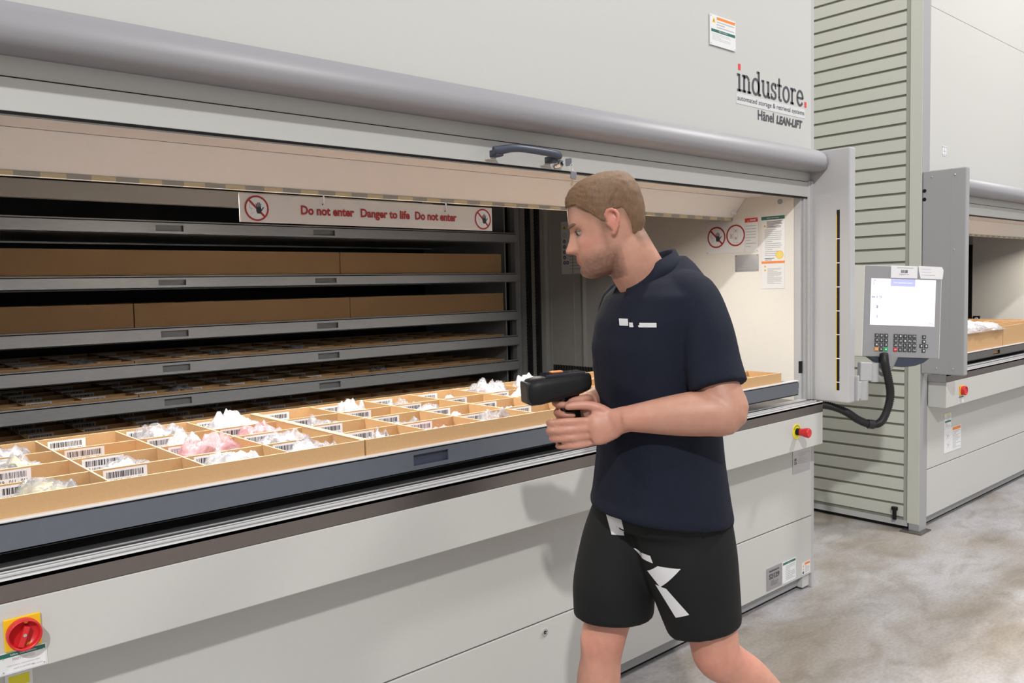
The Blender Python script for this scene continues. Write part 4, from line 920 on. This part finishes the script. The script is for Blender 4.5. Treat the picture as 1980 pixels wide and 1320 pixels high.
base = Vector(SKINH); redd = Vector((.58, .225, .17)); beard = Vector((.105, .058, .038)); lip = Vector((.40, .14, .12)); hairc = Vector((.15, .085, .05)); buf = []
for v in me.vertices:
    w3 = v.co+ORG[man]; q = w3-headc; x, y, z = q.dot(HX), q.dot(HY), q.dot(HZ); c = base.copy()
    if -.17 < z < .16 and abs(y) < .12 and abs(x) < .14:
        if abs(y) > .0775 and x < .02 and abs(z) < .045: c = c.lerp(redd, .75)
        bd = 0.
        jaw = max(0, min(1, (-.052-z)/.03)) if x > -.02 else 0
        bd = .9*jaw*max(0, min(1, (x+.03)/.03)) if z > -.14 else 0
        side = max(0, min(1, (.018-abs(x-.012))/.02))*max(0, min(1, (.03-z)/.03)) if z > -.07 else 0
        bd = max(bd, .7*side*(abs(y) > .055))
        if x > .07 and abs(y) < .024 and -.066 < z < -.052: bd = .6
        if x > .07 and z > -.10 and bd and abs(y) < .03 and z > -.09: bd *= .55
        bd *= .8+.3*noise.noise(w3*160)
        c = c.lerp(beard, max(0, min(.72, bd*.95)))
        if x > .075 and abs(y) < .025 and -.084 < z < -.065: c = c.lerp(lip, .85*g_(y, .022))
        qx = x/HSC+.008; lo = hairline(math.atan2(y*1.35, qx)); zz_ = z/HSC
        if lo-.03 < zz_ < .12 and not (abs(y) > .0775 and x < .02 and abs(z) < .04): c = c.lerp(hairc, .62*max(0, min(1, (zz_-lo+.03)/.03)))
        c = c.lerp(redd, .35*g_(abs(y)-.045, .02)*g_(z+.035, .02)*(x > 0)); c = c.lerp(redd, .4*g_(y, .016)*g_(z+.044, .014)*(x > .08))
    elif w3.z < 1.2 and w3.x < 1.5 and w3.z > .9: c = c.lerp(redd, .22+.2*noise.noise(w3*40))
    elif w3.z < .7: c = (c*1.04).lerp(redd, .10+.35*g_(w3.z-.50, .05))
    buf += [c.x, c.y, c.z, 1]
ca.data.foreach_set('color', buf)
# eyes, brows
for s_ in (1, -1):
    b = MB().mat(EYEW); b.ball(hp(.0695, s_*.0305, -.005), .0098, n=16, m=12, axes=(HX, HY, HZ)); e = b.build('eye', None, man)
    b = MB().mat(IRIS); b.ball(hp(.0755, s_*.0320, -.0065), .0056, n=14, m=8, axes=(HX, HY, HZ)); b.build('iris', None, e)
    b = MB().mat(SKIN); q = [hp(.079-.05*(t-.5)**2-.012*(t > .8)*(t-.8)*5*.3, s_*(.019+.026*t), .0015-.012*(t-.45)**2) for t in [i/6 for i in range(7)]]
    b = MB().mat(BROWM); b.tube([hp(.0825-.016*(t-.35)**2-.006*t, s_*(.0215+.021*t), .0012-.010*(t-.45)**2) for t in [i/6 for i in range(7)]], [.0016]*7, 8, ref=HZ); b.build('eyelid', None, man)
    b = MB().mat(BROWM); q = [hp(.0935-.030*t*t-.004*t, s_*(.014+.036*t), .014+.005*math.sin(t*2.4)) for t in [i/6 for i in range(7)]]
    b.tube(q, [(.0035, .0025)]+[(.0045, .0028)]*5+[(.002, .0015)], 8, ref=HZ); b.build('eyebrow', None, man)
# hair: a cap over the skull, thicker on top
b = MB().mat(HAIRM); n = 96; rows = []
NR = 26
for i in range(NR+1):
    row = []
    for k in range(n):
        t = 2*math.pi*k/n; lo = hairline(t)+.0035*noise.noise(Vector((k*.7, 1, 2))); z = lo+(.1232-lo)*(i/NR)**.85
        fade = min(1, (i/NR)*2.2); topf = max(0, min(1, (z-.03)/.05))
        off = (-.006 if i == 0 else .0018+.0035*fade+.0050*topf)+.0022*noise.noise(Vector((k*.33, i*.5, 3)))*(i > 1)
        X, Y = head_pt(z, t, off); row.append(hp(X, Y, z+(.007*topf*(i/NR))+.001*noise.noise(Vector((k*.5, i*.9, 8)))))
    rows.append(row)
b.rings(rows, cap=True); hair = b.build('hair', None, man)
# polo shirt
b = MB().mat(POLO)
sh = [(.848, .003, .176, .204, .12), (.863, .003, .178, .206, .11), (.90, .003, .170, .200, 0.), (1.0, .004, .156, .186, 0.), (1.10, .010, .147, .182, 0.), (1.2, .016, .146, .186, 0.), (1.29, .020, .146, .194, 0.), (1.36, .014, .138, .200, 0.), (1.42, .002, .118, .192, 0.), (1.460, -.012, .100, .150, -.12), (1.480, -.012, .086, .108, -.30), (1.490, -.008, .072, .082, -.50)]
rg = []
for z, fo, a, bb, tl in sh:
    c = TCN(z)+F*fo; r_ = ring(c, a, bb, z, 64, tl)
    for k, p in enumerate(r_):
        nn = noise.noise(Vector((p.x*7, p.y*7, p.z*3.2)))*.010+noise.noise(Vector((p.x*16, p.y*16, p.z*7)))*.004
        d = (p-Vector((c.x, c.y, p.z))).normalized(); r_[k] = p+d*nn*(1.2 if z < 1.2 else .5)
    rg.append(r_)
b.rings(rg)
slN = shN.lerp(elN, .80)
b.tube([shN+Vector((.0, .06, .005)), shN+Vector((.0, .012, -.004)), shN.lerp(elN, .3)+Vector((0, -.004, 0)), shN.lerp(elN, .6), slN], [(.060, .052), (.068, .062), (.068, .064), (.070, .066), (.072, .068)], 28, ref=F, sub=5)
slF = shF.lerp(elF, .75)
b.tube([shF+Vector((0, -.06, .005)), shF, shF.lerp(elF, .4), slF], [(.060, .052), (.068, .062), (.067, .063), (.068, .066)], 24, ref=F, sub=5)
polo = b.build('polo_shirt', None, man); remesh(polo, .0065, 4, .5)
# collar
b = MB().mat(POLO); nk = 40; inn = []; out = []; top_ = []
nb = Vector((1.668, -.572, 0))
def colr(a, off, zt, gap=.45):
    r_ = []
    for k in range(nk):
        t = gap+(2*math.pi-2*gap)*k/(nk-1); fwd = math.cos(t)
        r_.append(nb+F*((.066+off)*fwd-.004)+Lf*((.070+off)*math.sin(t))+Z*(zt-.055*fwd*(1 if fwd > 0 else .55)))
    return r_
R0 = colr(0, .0, 1.462); R1 = colr(0, .0, 1.508); R2 = colr(0, .006, 1.512); R3 = colr(0, .030, 1.462); R4 = colr(0, .024, 1.458)
rr = [R0, R1, R2, R3, R4]; vv = [q for r_ in rr for q in r_]; ff = []
for i in range(4):
    for k in range(nk-1): ff.append((i*nk+k, i*nk+k+1, (i+1)*nk+k+1, (i+1)*nk+k))
for k in range(nk-1): ff.append((4*nk+k, 4*nk+k+1, k+1, k))
ff += [(0, nk, 2*nk, 3*nk, 4*nk), (nk-1, 5*nk-1, 4*nk-1, 3*nk-1, 2*nk-1)]
b.add(vv, ff, True); b.build('collar', None, polo)
# open neck: skin-coloured throat wedge is part of the neck; placket
def on_shirt(u_, v_, z, off=.0015):
    """point on the chest: u_ sideways (towards his left), z height"""
    a, bb, fo = .140, .190, .012
    y = u_/bb; p = 2.3; x = max(0, 1-abs(y)**p)**(1/p); c = TCN(z)+F*fo
    return Vector((c.x, c.y, z))+F*(a*x+off)+Lf*u_
# shorts
b = MB().mat(SHORT)
b.rings([ring(TCN(.9), a, c, z, 48) for z, a, c in ((.95, .115, .160), (.90, .130, .175), (.86, .145, .186), (.82, .140, .175))])
hemF = Vector((1.614, -.486, .566)); hemN = Vector((1.716, -.712, .563))
b.tube([Vector((1.700, -.50, .86)), Vector((1.665, -.495, .76)), Vector((1.626, -.488, .66)), Vector((1.620, -.487, .60)), Vector((1.619, -.487, .566))], [(.112, .088), (.122, .104), (.114, .104), (.110, .102), (.109, .101)], 30, ref=F, sub=5)
b.tube([Vector((1.70, -.65, .86)), Vector((1.705, -.675, .74)), hemN.lerp(Vector((1.705, -.675, .74)), .4), hemN], [(.135, .092), (.126, .104), (.108, .100), (.094, .095)], 30, ref=F, sub=5)
shorts = b.build('shorts', None, man); remesh(shorts, .007, 14, .6)
# prints laid on the cloth by casting rays at it
from mathutils.bvhtree import BVHTree
def bvh(o): return BVHTree.FromPolygons([v.co+ORG[o] for v in o.data.vertices], [tuple(p.vertices) for p in o.data.polygons])
def on_cloth(tree, org, u_, v_, n_, polys, name, m, parent, sub=5):
    b = MB().mat(m)
    for pol in polys:      # each is a 4-corner patch, subdivided
        P = [Vector(p) for p in pol]; g = []
        for i in range(sub+1):
            for j in range(sub+1):
                s_, t_ = i/sub, j/sub; p2 = P[0]*(1-s_)*(1-t_)+P[1]*s_*(1-t_)+P[2]*s_*t_+P[3]*(1-s_)*t_
                w3 = org+u_*p2.x+v_*p2.y; h = tree.ray_cast(w3+n_*.4, -n_)
                g.append((h[0]+n_*.0016) if h[0] is not None else w3)
        b.add(g, [(i*(sub+1)+j, (i+1)*(sub+1)+j, (i+1)*(sub+1)+j+1, i*(sub+1)+j+1) for i in range(sub) for j in range(sub)], True)
    return b.build(name, None, parent)
RH = Vector((R.x, R.y, 0)).normalized(); CB = Vector((B.x, B.y, 0)).normalized()
ts = bvh(shorts); tp = bvh(polo)
LGO = Vector((1.545, -.632, 1.357))
q4 = lambda x0, x1, y0, y1: [(x0, y0), (x1, y0), (x1, y1), (x0, y1)]
on_cloth(tp, LGO, RH, Z, CB, [q4(-.030, -.012, -.006, .011), q4(-.010, .048, -.009, .002)], 'chest_logo', WHITEP, polo, 2)
def px(x, y, d=2.1):
    v = R*((x-990)/1588.79)-U*((y-660)/1588.79)-B; return CAMP+v*d
SO = Vector((1.70, -.70, .70))
def spx(*pts):
    o_ = []
    for x, y in pts: w3 = px(x, y, 2.02)-SO; o_.append((w3.dot(RH), w3.z))
    return o_
for pol in (spx((1182, 1015), (1207, 1015), (1218, 1059), (1193, 1059)), spx((1236, 1083), (1261, 1082), (1266, 1096), (1250, 1095)), spx((1258, 1117), (1274, 1099), (1315, 1098), (1280, 1142)), spx((1272, 1140), (1290, 1142), (1332, 1187), (1309, 1199))):
    on_cloth(ts, SO, RH, Z, CB, [pol], 'side_print', WHITEP, shorts, 6)
# shoes
def shoe(an, d_, n_, parent_):
    d_ = d_.normalized(); s_ = d_.cross(n_).normalized(); n_ = s_.cross(d_).normalized(); heel = an-d_*.055-n_*.085
    sec = [(-.02, .026, .05), (.0, .036, .075), (.05, .040, .085), (.11, .043, .070), (.17, .050, .048), (.22, .046, .036), (.262, .026, .022)]
    b = MB().mat(SHOE); rg = []
    for x, hw, h in sec:
        c = heel+d_*x; rg.append([c+s_*(hw*math.copysign(abs(math.cos(t))**.8, math.cos(t)))+n_*(.014+(h/2)+(h/2)*math.sin(t)) for t in [2*math.pi*k/20 for k in range(20)]])
    b.rings(rg); o = b.build('shoe', None, parent_)
    b = MB().mat(SOLE); b.rings([[heel+d_*x+s_*(hw*1.05*sx_)+n_*zz_ for sx_, zz_ in ((-1, 0), (1, 0), (1, .020), (-1, .020))] for x, hw, h in sec], smooth=False); b.build('sole', None, o)
    b = MB().mat(SOCK); b.tube([an-n_*.02, an+n_*.01, an+n_*.07], [.041, .040, .042], 20); b.build('sock', None, parent_)
shoe(anF+Vector((0, 0, -.002)), F, Z, man)
dN = (toeN-anN).normalized(); foot_d = (Vector((F.x, F.y, 0))*.80-Z*.60).normalized()
shoe(Vector((2.03, -.835, .215)), foot_d, Z, man)

# ------------------------------------------------------------------ scanner
SCN = thing('handheld_scanner', (1.44, -.52, 1.10), 'black pistol-grip barcode scanner with an orange mark held by the man', 'scanner')
fs_u = SA; fs_v = (Z-SA*Z.dot(SA)).normalized()
fs = Fr(hnd(0, 0, 0, 0)+fs_v*.038, fs_u, fs_v)      # along, up ; n = u x v
b = MB().mat(BLACK); rg = []
for x, zc, hh, hw in ((-.045, .014, .018, .030), (-.040, .012, .022, .036), (-.01, .008, .028, .040), (.04, .004, .031, .041), (.085, .0, .034, .041), (.108, -.002, .032, .038), (.118, -.004, .024, .030)):
    rg.append([fs.p(x, zc+hh*math.copysign(abs(math.sin(t))**.6, math.sin(t)), hw*math.copysign(abs(math.cos(t))**.6, math.cos(t))) for t in [2*math.pi*k/28 for k in range(28)]])
b.rings(rg); b.build('housing', None, SCN)
b = MB().mat(BLACK); b.tube([HT+Z*.02, HT, HT.lerp(HB, .5), HB, HB-Z*.012], [(.020, .015), (.018, .014), (.0175, .014), (.020, .016), (.019, .015)], 20, ref=SA, sub=4); b.build('pistol_grip', None, SCN)
b = MB().mat(ORANGE); b.fbox(fs, .012, .042, .0375, .0400, .014, .036, .001); b.build('orange_mark', None, SCN)
b = MB().mat(mat('scanner_glass', (.02, .02, .03), .08)); b.fbox(fs, -.03, .07, .030, .0385, -.030, .030, .002); b.build('display', None, SCN)
b = MB().mat(mat('trigger_grey', (.14, .17, .22), .35)); b.tube([HT+SA*.020+Z*.012, HT+SA*.026, HT+SA*.020-Z*.02], [.006, .007, .005], 10, sub=3); b.build('trigger', None, SCN)
b = MB().mat(RUBBER); b.fbox(fs, .100, .121, -.028, .024, -.030, .030, .003); b.build('nose_window', None, SCN)
